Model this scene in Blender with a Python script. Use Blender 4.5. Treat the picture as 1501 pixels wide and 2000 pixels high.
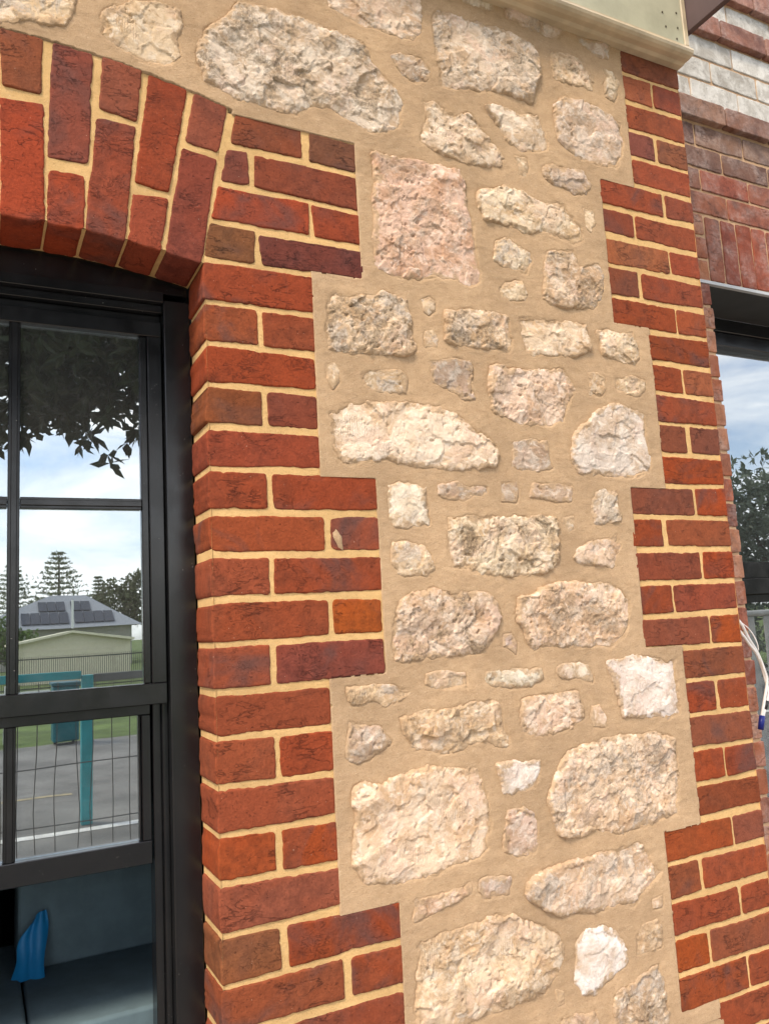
import bpy, math, random
import numpy as np
from mathutils import Matrix, Vector

for o in list(bpy.data.objects): bpy.data.objects.remove(o)
scene = bpy.context.scene
COL = scene.collection
R = math.radians

# ------------------------------------------------------------------ camera
cam_data = bpy.data.cameras.new('camera')
cam_data.sensor_fit = 'VERTICAL'; cam_data.sensor_height = 36.0
cam_data.lens = 1575.96 / 2000 * 36
cam_data.clip_start = 0.05; cam_data.clip_end = 3000
cam = bpy.data.objects.new('camera', cam_data); COL.objects.link(cam)
cam.matrix_world = Matrix(((0.892124, -0.012761, -0.451611, -0.4036),
                           (-0.448408, -0.147123, -0.881638, -1.5267),
                           (-0.055192, 0.989036, -0.136974, 1.5997), (0, 0, 0, 1)))
scene.camera = cam

# ------------------------------------------------------------------ sky, sun, exposure
SUN_EL, SUN_AZ = 52.0, -52.0          # azimuth measured from straight out of the wall (-Y), negative = to the left
sdir = Vector((math.sin(R(SUN_AZ)) * math.cos(R(SUN_EL)), -math.cos(R(SUN_AZ)) * math.cos(R(SUN_EL)), math.sin(R(SUN_EL))))
world = bpy.data.worlds.new('World'); scene.world = world; world.use_nodes = True
wn, wl = world.node_tree.nodes, world.node_tree.links
wn.clear()
w_out = wn.new('ShaderNodeOutputWorld'); w_bg = wn.new('ShaderNodeBackground'); w_bg.inputs['Strength'].default_value = 0.12
w_sky = wn.new('ShaderNodeTexSky'); w_sky.sky_type = 'NISHITA'; w_sky.sun_disc = False
w_sky.sun_elevation = R(SUN_EL); w_sky.sun_rotation = math.atan2(sdir.x, sdir.y)
w_sky.dust_density = 1.5; w_sky.ozone_density = 1.5
w_tc = wn.new('ShaderNodeTexCoord'); w_map = wn.new('ShaderNodeMapping'); w_map.inputs['Scale'].default_value = (1.6, 1.6, 5.5)
w_no = wn.new('ShaderNodeTexNoise'); w_no.inputs['Scale'].default_value = 1.9; w_no.inputs['Detail'].default_value = 9; w_no.inputs['Roughness'].default_value = 0.58
w_no.inputs['Distortion'].default_value = 0.4
w_rp = wn.new('ShaderNodeValToRGB'); w_rp.color_ramp.elements[0].position = 0.40; w_rp.color_ramp.elements[1].position = 0.62
w_rp.color_ramp.elements[0].color = (0.20, 0.20, 0.20, 1); w_rp.color_ramp.elements[1].color = (0.97, 0.97, 0.97, 1)
w_mix = wn.new('ShaderNodeMixRGB'); w_mix.inputs['Color2'].default_value = (13.6, 13.2, 12.8, 1)
wl.new(w_tc.outputs['Generated'], w_map.inputs['Vector']); wl.new(w_map.outputs[0], w_no.inputs['Vector'])
wl.new(w_no.outputs['Fac'], w_rp.inputs['Fac']); wl.new(w_rp.outputs['Color'], w_mix.inputs['Fac'])
w_mul = wn.new('ShaderNodeMixRGB'); w_mul.blend_type = 'MULTIPLY'; w_mul.inputs['Fac'].default_value = 1.0; w_mul.inputs['Color2'].default_value = (1.5, 1.6, 1.7, 1)
wl.new(w_sky.outputs[0], w_mul.inputs['Color1']); wl.new(w_mul.outputs[0], w_mix.inputs['Color1']); wl.new(w_mix.outputs[0], w_bg.inputs['Color']); wl.new(w_bg.outputs[0], w_out.inputs[0])

sun_data = bpy.data.lights.new('sun', 'SUN'); sun_data.energy = 2.2; sun_data.angle = R(12); sun_data.color = (1.0, 0.88, 0.70)
sun = bpy.data.objects.new('sun', sun_data); COL.objects.link(sun)
sun.rotation_euler = (-sdir).to_track_quat('-Z', 'Y').to_euler()

vs = scene.view_settings
vs.view_transform = 'Standard'; vs.look = 'None'; vs.gamma = 1.0; vs.use_curve_mapping = False
vs.exposure = 0.82
scene.render.engine = 'CYCLES'
scene.cycles.max_bounces = 6; scene.cycles.transparent_max_bounces = 12

# ------------------------------------------------------------------ measured data (millimetres on the wall plane)
STONES=[["DFC398",5,0.7,[-410,2846,-242,2905,-242,2849,-248,2817,-261,2784,-276,2783,-310,2779,-331,2778,-357,2766,-409,2755]],["D8BD95",5,0.7,[-184,2845,-138,2880,-90,2892,-34,2894,-35,2847,-46,2824,-36,2788,-58,2764,-92,2752,-132,2760,-178,2780,-191,2791,-191,2824]],["D8C5AB",16,1.2,[85,2937,93,2948,120,2953,175,2964,231,2959,289,2954,357,2949,392,2944,412,2906,442,2873,467,2852,488,2822,483,2777,470,2747,415,2723,380,2729,329,2742,296,2755,255,2752,217,2718,189,2715,143,2721,82,2723,42,2740,13,2747,1,2783,-1,2826,16,2859,54,2898]],["E3C6A6",9,1,[287,3086,545,3175,556,3086,549,3028,533,2994,495,2989,440,2999,386,2995,339,3002,309,3014]],["B0977A",5,0.8,[464,2935,487,2946,544,2949,566,2924,559,2895,530,2882,493,2890,476,2911]],["D6C0A4",14,1.1,[589,3078,608,3098,668,3103,714,3099,778,3107,842,3102,896,3091,907,3060,907,3006,896,2978,874,2923,841,2922,804,2926,761,2922,714,2914,657,2899,622,2894,598,2896,603,2934,591,2972,589,3008,584,3044]],["DCCBB0",8,0.9,[677,3207,787,3245,780,3164,760,3150,713,3144,682,3151]],["C5A98C",9,1,[818,3201,844,3239,878,3251,920,3219,1012,3216,1010,3172,986,3141,945,3134,900,3138,851,3142,814,3150,810,3173]],["B9A48C",5,0.8,[1053,3180,1090,3165,1141,3178,1167,3168,1157,3133,1128,3125,1093,3135,1058,3150]],["D8BC94",9,1.1,[956,3094,999,3097,1047,3101,1068,3076,1096,3059,1088,3018,1043,3016,990,3009,956,3019,949,3057]],["D6BE98",6,0.8,[1137,3093,1167,3089,1190,3069,1179,3030,1163,3002,1139,3009,1137,3044,1150,3074]],["DEC6A6",12,1.1,[546,2837,577,2848,602,2829,637,2829,677,2839,695,2816,724,2791,747,2769,769,2746,758,2716,722,2710,681,2704,632,2706,594,2713,552,2723,531,2732,546,2770]],["E2CDB0",8,0.7,[721,2874,758,2883,800,2885,831,2879,886,2883,900,2853,918,2819,916,2797,871,2789,822,2777,786,2792,767,2816,749,2844]],["D9C2AA",10,0.9,[945,2937,979,2961,1038,2972,1091,2965,1139,2957,1179,2937,1189,2888,1173,2838,1150,2803,1101,2800,1036,2795,991,2812,959,2828,947,2874]],["DABF94",6,0.8,[806,2755,841,2758,847,2736,836,2705,817,2706,812,2733]],["BBA48E",8,1,[895,2751,929,2759,974,2762,1032,2767,1046,2736,1030,2699,995,2694,951,2701,912,2703,892,2727]],["E4CBA4",12,0.9,[686,2642,727,2650,764,2665,811,2663,852,2648,895,2643,951,2654,976,2626,1002,2597,1009,2565,990,2548,952,2555,909,2566,854,2561,811,2553,775,2565,699,2564,686,2593,681,2618]],["DCC199",5,0.7,[1019,2653,1049,2654,1051,2620,1036,2594,1023,2606]],["DFC69E",8,0.9,[724,2511,766,2525,796,2512,829,2502,832,2475,808,2444,775,2448,739,2451,715,2465]],["E0C7A0",7,0.9,[724,2392,745,2408,795,2420,805,2390,798,2372,757,2368,727,2373]],["DFB699",14,1,[400,2671,443,2670,497,2673,567,2676,629,2679,642,2652,647,2594,658,2549,666,2498,671,2440,678,2402,662,2387,630,2380,602,2393,546,2394,491,2380,437,2378,393,2396,389,2444,391,2506,389,2543,402,2608]],["CDB292",12,1.3,[875,2490,883,2511,924,2521,965,2524,984,2489,1015,2498,1051,2504,1067,2482,1061,2432,1031,2379,983,2373,930,2370,879,2371,859,2384,867,2442]],["D3B58E",13,1.3,[274,2311,291,2325,311,2312,340,2320,373,2321,404,2339,429,2329,464,2325,471,2290,470,2253,478,2210,460,2196,425,2192,374,2187,349,2188,316,2181,300,2187,270,2191,264,2229,268,2271]],["DABD93",5,0.8,[508,2331,527,2340,541,2331,537,2309,521,2297,508,2306]],["E0C7A0",5,0.8,[511,2255,531,2262,541,2241,537,2224,509,2221,506,2237]],["D9BB94",12,1.2,[568,2314,607,2319,633,2326,657,2321,689,2334,719,2324,745,2323,751,2279,757,2253,737,2232,695,2233,650,2230,611,2236,576,2235,558,2243,565,2274]],["DFC4A0",10,0.9,[782,2319,815,2327,847,2325,886,2327,937,2329,983,2325,988,2292,994,2265,957,2247,910,2239,866,2237,833,2240,810,2227,790,2243,783,2283]],["E2C9A4",9,1,[1024,2320,1060,2327,1102,2320,1147,2330,1158,2297,1160,2263,1142,2242,1104,2240,1063,2248,1034,2255,1029,2292]],["A99481",6,0.9,[521,2186,559,2194,598,2196,627,2195,623,2151,625,2109,604,2101,581,2114,559,2129,522,2138,519,2163]],["D8BA8F",5,0.7,[262,2152,278,2158,290,2144,284,2117,272,2102,261,2122]],["C4AE8C",6,0.7,[344,2137,359,2148,397,2154,440,2154,454,2139,447,2107,411,2104,369,2105,349,2118]],["DDBFA3",12,1.1,[684,2190,707,2196,737,2184,790,2187,834,2195,895,2201,921,2183,940,2152,916,2132,895,2094,887,2071,852,2055,809,2055,756,2054,716,2066,681,2075,677,2113,673,2147]],["CDAE84",5,0.9,[981,2202,1010,2205,1032,2193,1034,2160,1015,2147,980,2146,980,2174]],["CBAF86",6,1,[1072,2196,1099,2199,1131,2207,1173,2196,1167,2171,1143,2155,1107,2161,1068,2168]],["DBCDBC",10,0.8,[1023,2117,1078,2126,1131,2115,1161,2108,1159,2065,1160,2027,1173,1985,1159,1951,1109,1940,1048,1933,985,1940,922,1940,901,1973,902,2004,920,2046,972,2081]],["B09A84",6,0.9,[731,2004,784,2016,826,2016,831,1988,836,1953,798,1943,756,1943,720,1948,726,1978]],["E9D2B4",12,0.8,[267,2044,306,2069,380,2080,457,2083,523,2079,576,2065,622,2032,670,2004,686,1974,676,1947,622,1941,539,1938,447,1940,397,1952,348,1948,311,1941,276,1950,263,1977,269,2005]],["E6D6BA",9,0.8,[392,1895,421,1902,463,1899,485,1893,480,1863,486,1837,484,1812,447,1805,405,1807,388,1824,388,1861]],["BBA083",5,0.9,[517,1898,558,1906,598,1900,656,1902,649,1884,611,1874,580,1863,540,1868,515,1877]],["B69A7C",5,0.8,[688,1905,729,1909,733,1891,725,1865,685,1867]],["B2967A",6,0.8,[777,1910,822,1909,898,1909,891,1871,846,1868,801,1874,765,1878]],["C3B29A",8,1,[966,1894,1000,1900,1034,1896,1042,1859,1041,1825,1003,1817,959,1810,947,1843,954,1872]],["D6BF9A",14,1.4,[539,1825,577,1830,618,1826,670,1829,735,1827,791,1832,836,1828,845,1800,838,1759,831,1722,789,1696,733,1695,685,1694,617,1695,583,1713,543,1718,533,1748,534,1791]],["D9BC92",4,0.7,[860,1828,892,1831,892,1805,873,1795,859,1810]],["CFB191",9,1,[898,1754,930,1768,979,1777,1023,1784,1036,1762,1017,1729,998,1705,959,1711,906,1716,881,1731]],["E4CAA4",8,0.8,[396,1766,422,1772,464,1765,483,1740,491,1715,464,1697,431,1697,401,1708,389,1729]],["CDB092",14,1.4,[404,1647,438,1662,486,1671,534,1661,583,1658,624,1656,648,1634,655,1599,639,1566,619,1538,587,1527,532,1522,484,1522,428,1519,385,1522,385,1560,392,1607]],["E4C6A6",14,1.1,[709,1640,751,1652,808,1668,872,1673,936,1665,991,1668,1031,1648,1045,1610,1039,1563,1017,1536,972,1514,907,1520,849,1523,804,1524,739,1528,722,1549,711,1579,701,1606]],["B49C8C",5,0.7,[664,1558,684,1561,694,1542,691,1517,675,1530,661,1536]],["CDAF88",7,1,[456,1487,501,1492,554,1484,554,1455,517,1452,475,1456,454,1469]],["CFC5AC",7,0.8,[609,1480,650,1481,702,1481,755,1475,761,1455,730,1445,667,1442,616,1448,607,1463]],["DCCBB0",7,0.8,[805,1478,834,1485,896,1478,906,1457,904,1439,859,1452,819,1451,804,1465]],["D9B98C",6,1.1,[270,1476,300,1470,336,1477,379,1470,414,1452,385,1442,353,1433,326,1444,291,1440,276,1452]],["E6D8CA",9,0.5,[956,1479,1018,1487,1079,1485,1128,1473,1177,1465,1175,1429,1177,1368,1178,1338,1130,1333,1059,1339,996,1347,979,1386,968,1434]],["DDBFA0",10,1,[696,1414,760,1417,815,1416,861,1419,866,1385,868,1359,829,1337,773,1334,730,1328,699,1344,692,1376]],["DCC1A0",5,0.6,[898,1380,920,1381,938,1347,933,1330,898,1335,893,1356]],["D8BA90",13,1.3,[390,1402,453,1416,514,1410,558,1418,613,1422,638,1406,644,1369,656,1325,650,1315,627,1318,599,1333,552,1333,511,1324,478,1318,445,1334,414,1345,394,1370]],["B9A38C",10,1.1,[274,1401,296,1399,323,1393,342,1394,353,1376,364,1361,343,1346,315,1333,285,1325,266,1339,266,1369]],["E6C8A4",13,0.8,[278,1278,301,1285,335,1277,374,1288,411,1298,443,1298,492,1287,541,1281,570,1282,581,1241,592,1196,593,1163,580,1115,561,1099,521,1093,465,1086,412,1081,360,1083,287,1096,277,1117,267,1140,275,1187,275,1226,274,1262]],["F4EADC",7,0.6,[618,1280,666,1282,736,1275,731,1249,715,1220,690,1218,653,1214,630,1219,627,1253]],["C9AE98",7,0.8,[638,1183,681,1181,710,1167,712,1131,708,1084,665,1084,622,1099,629,1144]],["DFC3A2",13,1.1,[790,1266,818,1288,872,1294,942,1305,1005,1303,1085,1300,1149,1276,1149,1222,1146,1169,1136,1101,1079,1094,999,1091,942,1087,877,1105,836,1097,791,1099,767,1113,758,1153,749,1188,767,1235]],["DBC0A2",13,1,[677,1024,716,1040,785,1049,857,1047,938,1050,1001,1055,1027,1030,1040,997,1063,978,1031,953,970,925,917,935,856,928,805,940,755,941,720,960,691,979,669,1002]],["CDAB8A",6,1,[399,1045,441,1041,490,1045,529,1054,533,1035,499,1021,460,1016,417,1007,394,1005,400,1023]],["C2AA98",6,0.9,[557,1051,597,1052,632,1044,628,1010,594,1012,565,1015,552,1031]],["BFA07A",4,0.6,[1029,921,1057,925,1055,904,1029,903]],["C0A37C",8,1.2,[968,856,992,876,1034,877,1046,860,1040,816,998,815,963,813,969,836]],["EAE3DA",9,0.5,[798,878,826,898,865,895,910,881,927,850,938,809,906,793,864,778,836,762,799,771,780,803,791,837]],["DDC29C",13,1,[404,963,462,963,522,972,579,974,630,968,681,940,733,911,758,882,757,850,736,822,703,802,643,795,579,788,507,789,453,782,416,775,383,783,389,861,400,912]],["D9BA8C",4,0.7,[730,794,748,787,749,764,733,762]],["C4A684",7,1,[738,731,782,733,826,727,841,695,840,659,799,656,739,676]],["BBA486",10,1.2,[885,736,901,751,948,754,979,776,1027,774,1037,738,1044,692,1047,662,1031,618,964,616,882,652,882,704]],["D9BE9A",10,1,[853,684,973,670,1029,617,1005,558,871,585]],["DCC2A0",10,1,[390,756,545,734,683,678,687,587,545,590,394,653]]]
LEFT=[["8E3B22",0,2342,238,2345,238,2267,0,2267],["8C4428",0,2254,109,2254,109,2181,0,2181],["8A4028",123,2254,234,2253,234,2181,123,2181],["8E3A1E",0,2169,233,2164,233,2097,0,2095],["7C4428",0,2082,111,2081,111,2011,0,2012],["7A3C30",126,2081,234,2080,234,2011,126,2011],["8A3C2A",0,1996,235,1994,235,1928,0,1924],["8C3C24",0,1912,117,1911,117,1841,0,1839],["8A3A22",131,1911,362,1910,362,1842,131,1841],["8F4328",0,1823,237,1824,237,1756,0,1756],["8E4634",253,1824,364,1826,364,1756,253,1756],["8E4632",0,1741,115,1740,115,1671,0,1670],["8C3E26",128,1740,363,1739,363,1672,128,1671],["8A4028",0,1654,238,1653,238,1584,0,1582],["A04A16",249,1653,358,1651,358,1585,249,1584],["8E4430",0,1572,111,1570,111,1497,0,1496],["7A3A34",126,1570,359,1568,359,1499,126,1497],["84402C",0,1480,233,1479,233,1408,0,1410],["8C4630",0,1397,113,1395,113,1321,0,1323],["933E24",125,1395,235,1394,235,1319,125,1321],["8C4430",0,1310,233,1304,233,1238,0,1237],["98421F",0,1225,109,1222,109,1152,0,1154],["94401C",124,1222,235,1220,235,1150,124,1152],["8C4A3A",0,1138,237,1133,237,1068,0,1062],["7E4C32",0,1050,111,1048,111,978,0,975],["8E3C1E",129,1048,363,1045,363,981,129,978],["84442E",0,964,235,964,235,897,0,897],["8A4028",254,964,363,963,363,897,254,897],["84402E",0,878,112,878,112,807,0,807],["84402E",124,878,362,878,362,807,124,807],["8A3C2A",0,792,235,792,235,721,0,721],["84402E",247,792,362,792,362,721,247,721],["6E4A32",17,2429,110,2429,107,2358,3,2356],["5E2E2E",120,2421,358,2425,359,2361,126,2358],["9A3E26",36,2513,234,2514,231,2445,21,2442],["8E3C26",244,2512,355,2510,354,2443,246,2442],["6F3A34",58,2602,101,2604,103,2531,42,2529],["7C3C2C",116,2601,353,2600,353,2524,115,2531],["7A402C",77,2688,226,2685,226,2621,64,2619],["6A4434",244,2684,354,2681,352,2616,243,2618]]
RIGHT=[["8A4E3A",1211,3176,1430,3181,1430,3112,1211,3110],["A05A42",1209,3095,1314,3098,1314,3025,1209,3026],["944430",1323,3098,1430,3101,1430,3025,1323,3025],["90462C",1209,3006,1430,3012,1430,2940,1209,2937],["784440",1208,2923,1302,2925,1302,2854,1208,2854],["86503A",1317,2925,1430,2927,1430,2854,1317,2854],["954630",1212,2841,1430,2841,1430,2771,1212,2772],["8E4028",1082,2759,1310,2755,1310,2689,1082,2688],["844232",1323,2755,1430,2752,1430,2690,1323,2689],["7C3C2C",1083,2671,1191,2670,1191,2606,1083,2609],["8C442E",1201,2670,1430,2669,1430,2603,1201,2606],["9C5A3C",1087,2585,1311,2586,1311,2520,1087,2518],["94422C",1320,2586,1430,2586,1430,2522,1320,2520],["76402E",1084,2504,1187,2502,1187,2432,1084,2432],["8C402A",1203,2502,1430,2500,1430,2433,1203,2432],["8A3C1C",1086,2418,1312,2416,1312,2348,1086,2350],["9A4A2C",1321,2416,1430,2413,1430,2347,1321,2348],["803818",1203,2329,1430,2335,1430,2261,1203,2263],["8A3C1E",1207,2247,1312,2245,1312,2176,1207,2178],["9A5438",1322,2245,1430,2243,1430,2175,1322,2176],["8C4028",1207,2164,1430,2157,1430,2093,1207,2093],["744030",1208,2080,1305,2081,1305,2010,1208,2010],["6E4036",1322,2081,1430,2082,1430,2011,1322,2010],["943C14",1207,1995,1430,1993,1430,1927,1207,1925],["784234",1080,1908,1307,1911,1307,1841,1080,1842],["9A3E16",1318,1911,1430,1914,1430,1839,1318,1841],["8A3A1A",1078,1826,1183,1826,1183,1759,1078,1758],["884830",1200,1826,1430,1826,1430,1759,1200,1759],["7C3C2C",1080,1739,1306,1741,1306,1672,1080,1672],["983C16",1318,1741,1430,1742,1430,1672,1318,1672],["8E3C1E",1086,1656,1192,1656,1192,1589,1086,1587],["8A4030",1200,1656,1430,1655,1430,1590,1200,1589],["7E4436",1083,1572,1311,1572,1311,1504,1083,1508],["9A4418",1320,1572,1430,1572,1430,1500,1320,1504],["7E4632",1207,1488,1430,1488,1430,1420,1207,1421],["903C20",1207,1408,1309,1407,1309,1334,1207,1335],["8A4026",1324,1407,1430,1407,1430,1334,1324,1334],["7E4838",1206,1322,1430,1319,1430,1249,1206,1251],["98401F",1207,1237,1313,1236,1313,1167,1207,1167],["8A3A22",1323,1236,1430,1235,1430,1168,1323,1167],["7A3C24",1210,1151,1430,1151,1430,1089,1210,1085],["944420",1085,1067,1314,1066,1314,998,1085,997],["80483C",1323,1066,1430,1065,1430,1000,1323,998],["84462E",1089,985,1188,983,1188,914,1089,912],["92442A",1202,983,1430,981,1430,917,1202,914],["8C4028",1087,897,1312,897,1312,831,1087,831],["8C4028",1325,897,1430,897,1430,831,1325,831],["974418",1086,816,1194,816,1194,746,1086,746],["844834",1204,816,1430,816,1430,746,1204,746],["8E4222",1087,731,1316,731,1316,661,1087,661],["8A4028",1325,731,1430,731,1430,661,1325,661],["70382E",1205,3257,1430,3257,1430,3186,1205,3186],["8A4028",1200,649,1430,649,1430,577,1200,577],["8E4222",1200,564,1310,564,1310,492,1200,492],["7E4436",1322,564,1430,564,1430,492,1322,492]]
ARCH=[["7E4630",-373,2742,-301,2746,-302,2632,-368,2631],["9A3A22",-372,2606,-299,2611,-298,2374,-368,2370],["804038",-281,2743,-208,2737,-221,2507,-290,2507],["804038",-470,2737,-397,2743,-388,2507,-457,2507],["9C3E26",-288,2480,-225,2481,-225,2368,-292,2371],["9C3E26",-453,2481,-390,2480,-386,2371,-453,2368],["84483A",-190,2737,-116,2727,-128,2621,-197,2631],["84483A",-562,2727,-488,2737,-481,2631,-550,2621],["8C3E2C",-202,2609,-129,2606,-152,2368,-222,2374],["8C3E2C",-549,2606,-476,2609,-456,2374,-526,2368],["8A3820",-98,2726,-25,2710,-68,2480,-132,2489],["8A3820",-653,2710,-580,2726,-546,2489,-610,2480],["8E4030",-134,2463,-68,2466,-84,2354,-145,2363],["8E4030",-610,2466,-544,2463,-533,2363,-594,2354],["864638",-10,2708,61,2696,36,2589,-30,2598],["864638",-739,2696,-668,2708,-648,2598,-714,2589],["7A3830",-35,2584,35,2574,-6,2338,-74,2349],["7A3830",-713,2574,-643,2584,-604,2349,-672,2338]]


# ------------------------------------------------------------------ helpers: noise
def _hash(ix, iy, iz, seed):
    n = (ix.astype(np.int64) * 374761393 + iy.astype(np.int64) * 668265263 + iz.astype(np.int64) * 2147483647 + seed * 144269) & 0xffffffff
    n = ((n ^ (n >> 13)) * 1274126177) & 0xffffffff
    n = ((n ^ (n >> 15)) * 2246822519) & 0xffffffff
    return ((n ^ (n >> 16)) & 0xffffff) / float(0xffffff)
def vnoise(x, y, seed=0, z=None):
    if z is None: z = np.zeros_like(x)
    ix, iy, iz = np.floor(x), np.floor(y), np.floor(z)
    fx, fy, fz = x - ix, y - iy, z - iz
    fx, fy, fz = [t * t * t * (t * (t * 6 - 15) + 10) for t in (fx, fy, fz)]
    def L(dz):
        a, b = _hash(ix, iy, iz + dz, seed), _hash(ix + 1, iy, iz + dz, seed)
        c, d = _hash(ix, iy + 1, iz + dz, seed), _hash(ix + 1, iy + 1, iz + dz, seed)
        return (a + (b - a) * fx) * (1 - fy) + (c + (d - c) * fx) * fy
    if not np.any(z): return L(0) * 2 - 1
    return (L(0) * (1 - fz) + L(1) * fz) * 2 - 1
def fbm(x, y, seed=0, octaves=4, rough=0.5):
    s, a, t = 0, 1, 0
    for i in range(octaves):
        s = s + a * vnoise(x * 2 ** i + 17.3 * i, y * 2 ** i - 9.1 * i, seed + i * 7); t += a; a *= rough
    return s / t
def facets(x, y, seed):
    """fractured planes: every cell of a jittered lattice carries its own tilted plane"""
    ix, iy = np.floor(x), np.floor(y)
    best = np.full(x.shape, 9e9); second = best.copy(); val = np.zeros_like(x)
    for dx in (-1, 0, 1):
        for dy in (-1, 0, 1):
            cx, cy = ix + dx, iy + dy; z = np.zeros_like(cx)
            px = cx + _hash(cx, cy, z, seed); py = cy + _hash(cx, cy, z, seed + 1)
            d = (x - px) ** 2 + (y - py) ** 2
            v = (_hash(cx, cy, z, seed + 2) - .5) * 1.2 + (x - px) * (_hash(cx, cy, z, seed + 3) - .5) * 2.2 + (y - py) * (_hash(cx, cy, z, seed + 4) - .5) * 2.2
            m = d < best
            second = np.where(m, best, np.minimum(second, d)); val = np.where(m, v, val); best = np.where(m, d, best)
    return val, np.sqrt(second) - np.sqrt(best)
def lin(hexs, k=1.0):
    c = [int(hexs[i:i + 2], 16) / 255 for i in (0, 2, 4)]
    return tuple(k * (v / 12.92 if v < .04045 else ((v + .055) / 1.055) ** 2.4) for v in c)

# ------------------------------------------------------------------ helpers: objects
def link(o, parent=None, label=None, cat=None, group=None, kind=None):
    COL.objects.link(o)
    if parent is not None: o.parent = parent
    if label: o['label'] = label
    if cat: o['category'] = cat
    if group: o['group'] = group
    if kind: o['kind'] = kind
    return o
def empty(name, loc=(0, 0, 0), **kw):
    o = bpy.data.objects.new(name, None); o.location = loc; o.empty_display_size = .1
    return link(o, **kw)
def world_loc(o):
    v = Vector((0, 0, 0))
    while o is not None: v += o.location; o = o.parent
    return v
def np_mesh(name, verts, quads, mat, smooth=True):
    me = bpy.data.meshes.new(name)
    verts = np.asarray(verts, np.float32); quads = np.asarray(quads, np.int32)
    me.vertices.add(len(verts)); me.vertices.foreach_set('co', verts.ravel())
    k = quads.shape[1]
    me.loops.add(quads.size); me.loops.foreach_set('vertex_index', quads.ravel())
    me.polygons.add(len(quads)); me.polygons.foreach_set('loop_start', np.arange(0, quads.size, k, dtype=np.int32))
    me.polygons.foreach_set('use_smooth', np.full(len(quads), smooth))
    me.update(calc_edges=True); me.validate(); me.materials.append(mat)
    return me
def mesh_obj(name, verts, quads, mat, parent=None, smooth=True, centre=True, **kw):
    """verts in world coordinates; origin goes to their centre"""
    verts = np.asarray(verts, float)
    c = .5 * (verts.min(0) + verts.max(0)) if centre else np.zeros(3)
    o = bpy.data.objects.new(name, np_mesh(name, verts - c, quads, mat, smooth))
    o.location = Vector(c) - (world_loc(parent) if parent is not None else Vector((0, 0, 0)))
    return link(o, parent, **kw)
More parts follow.
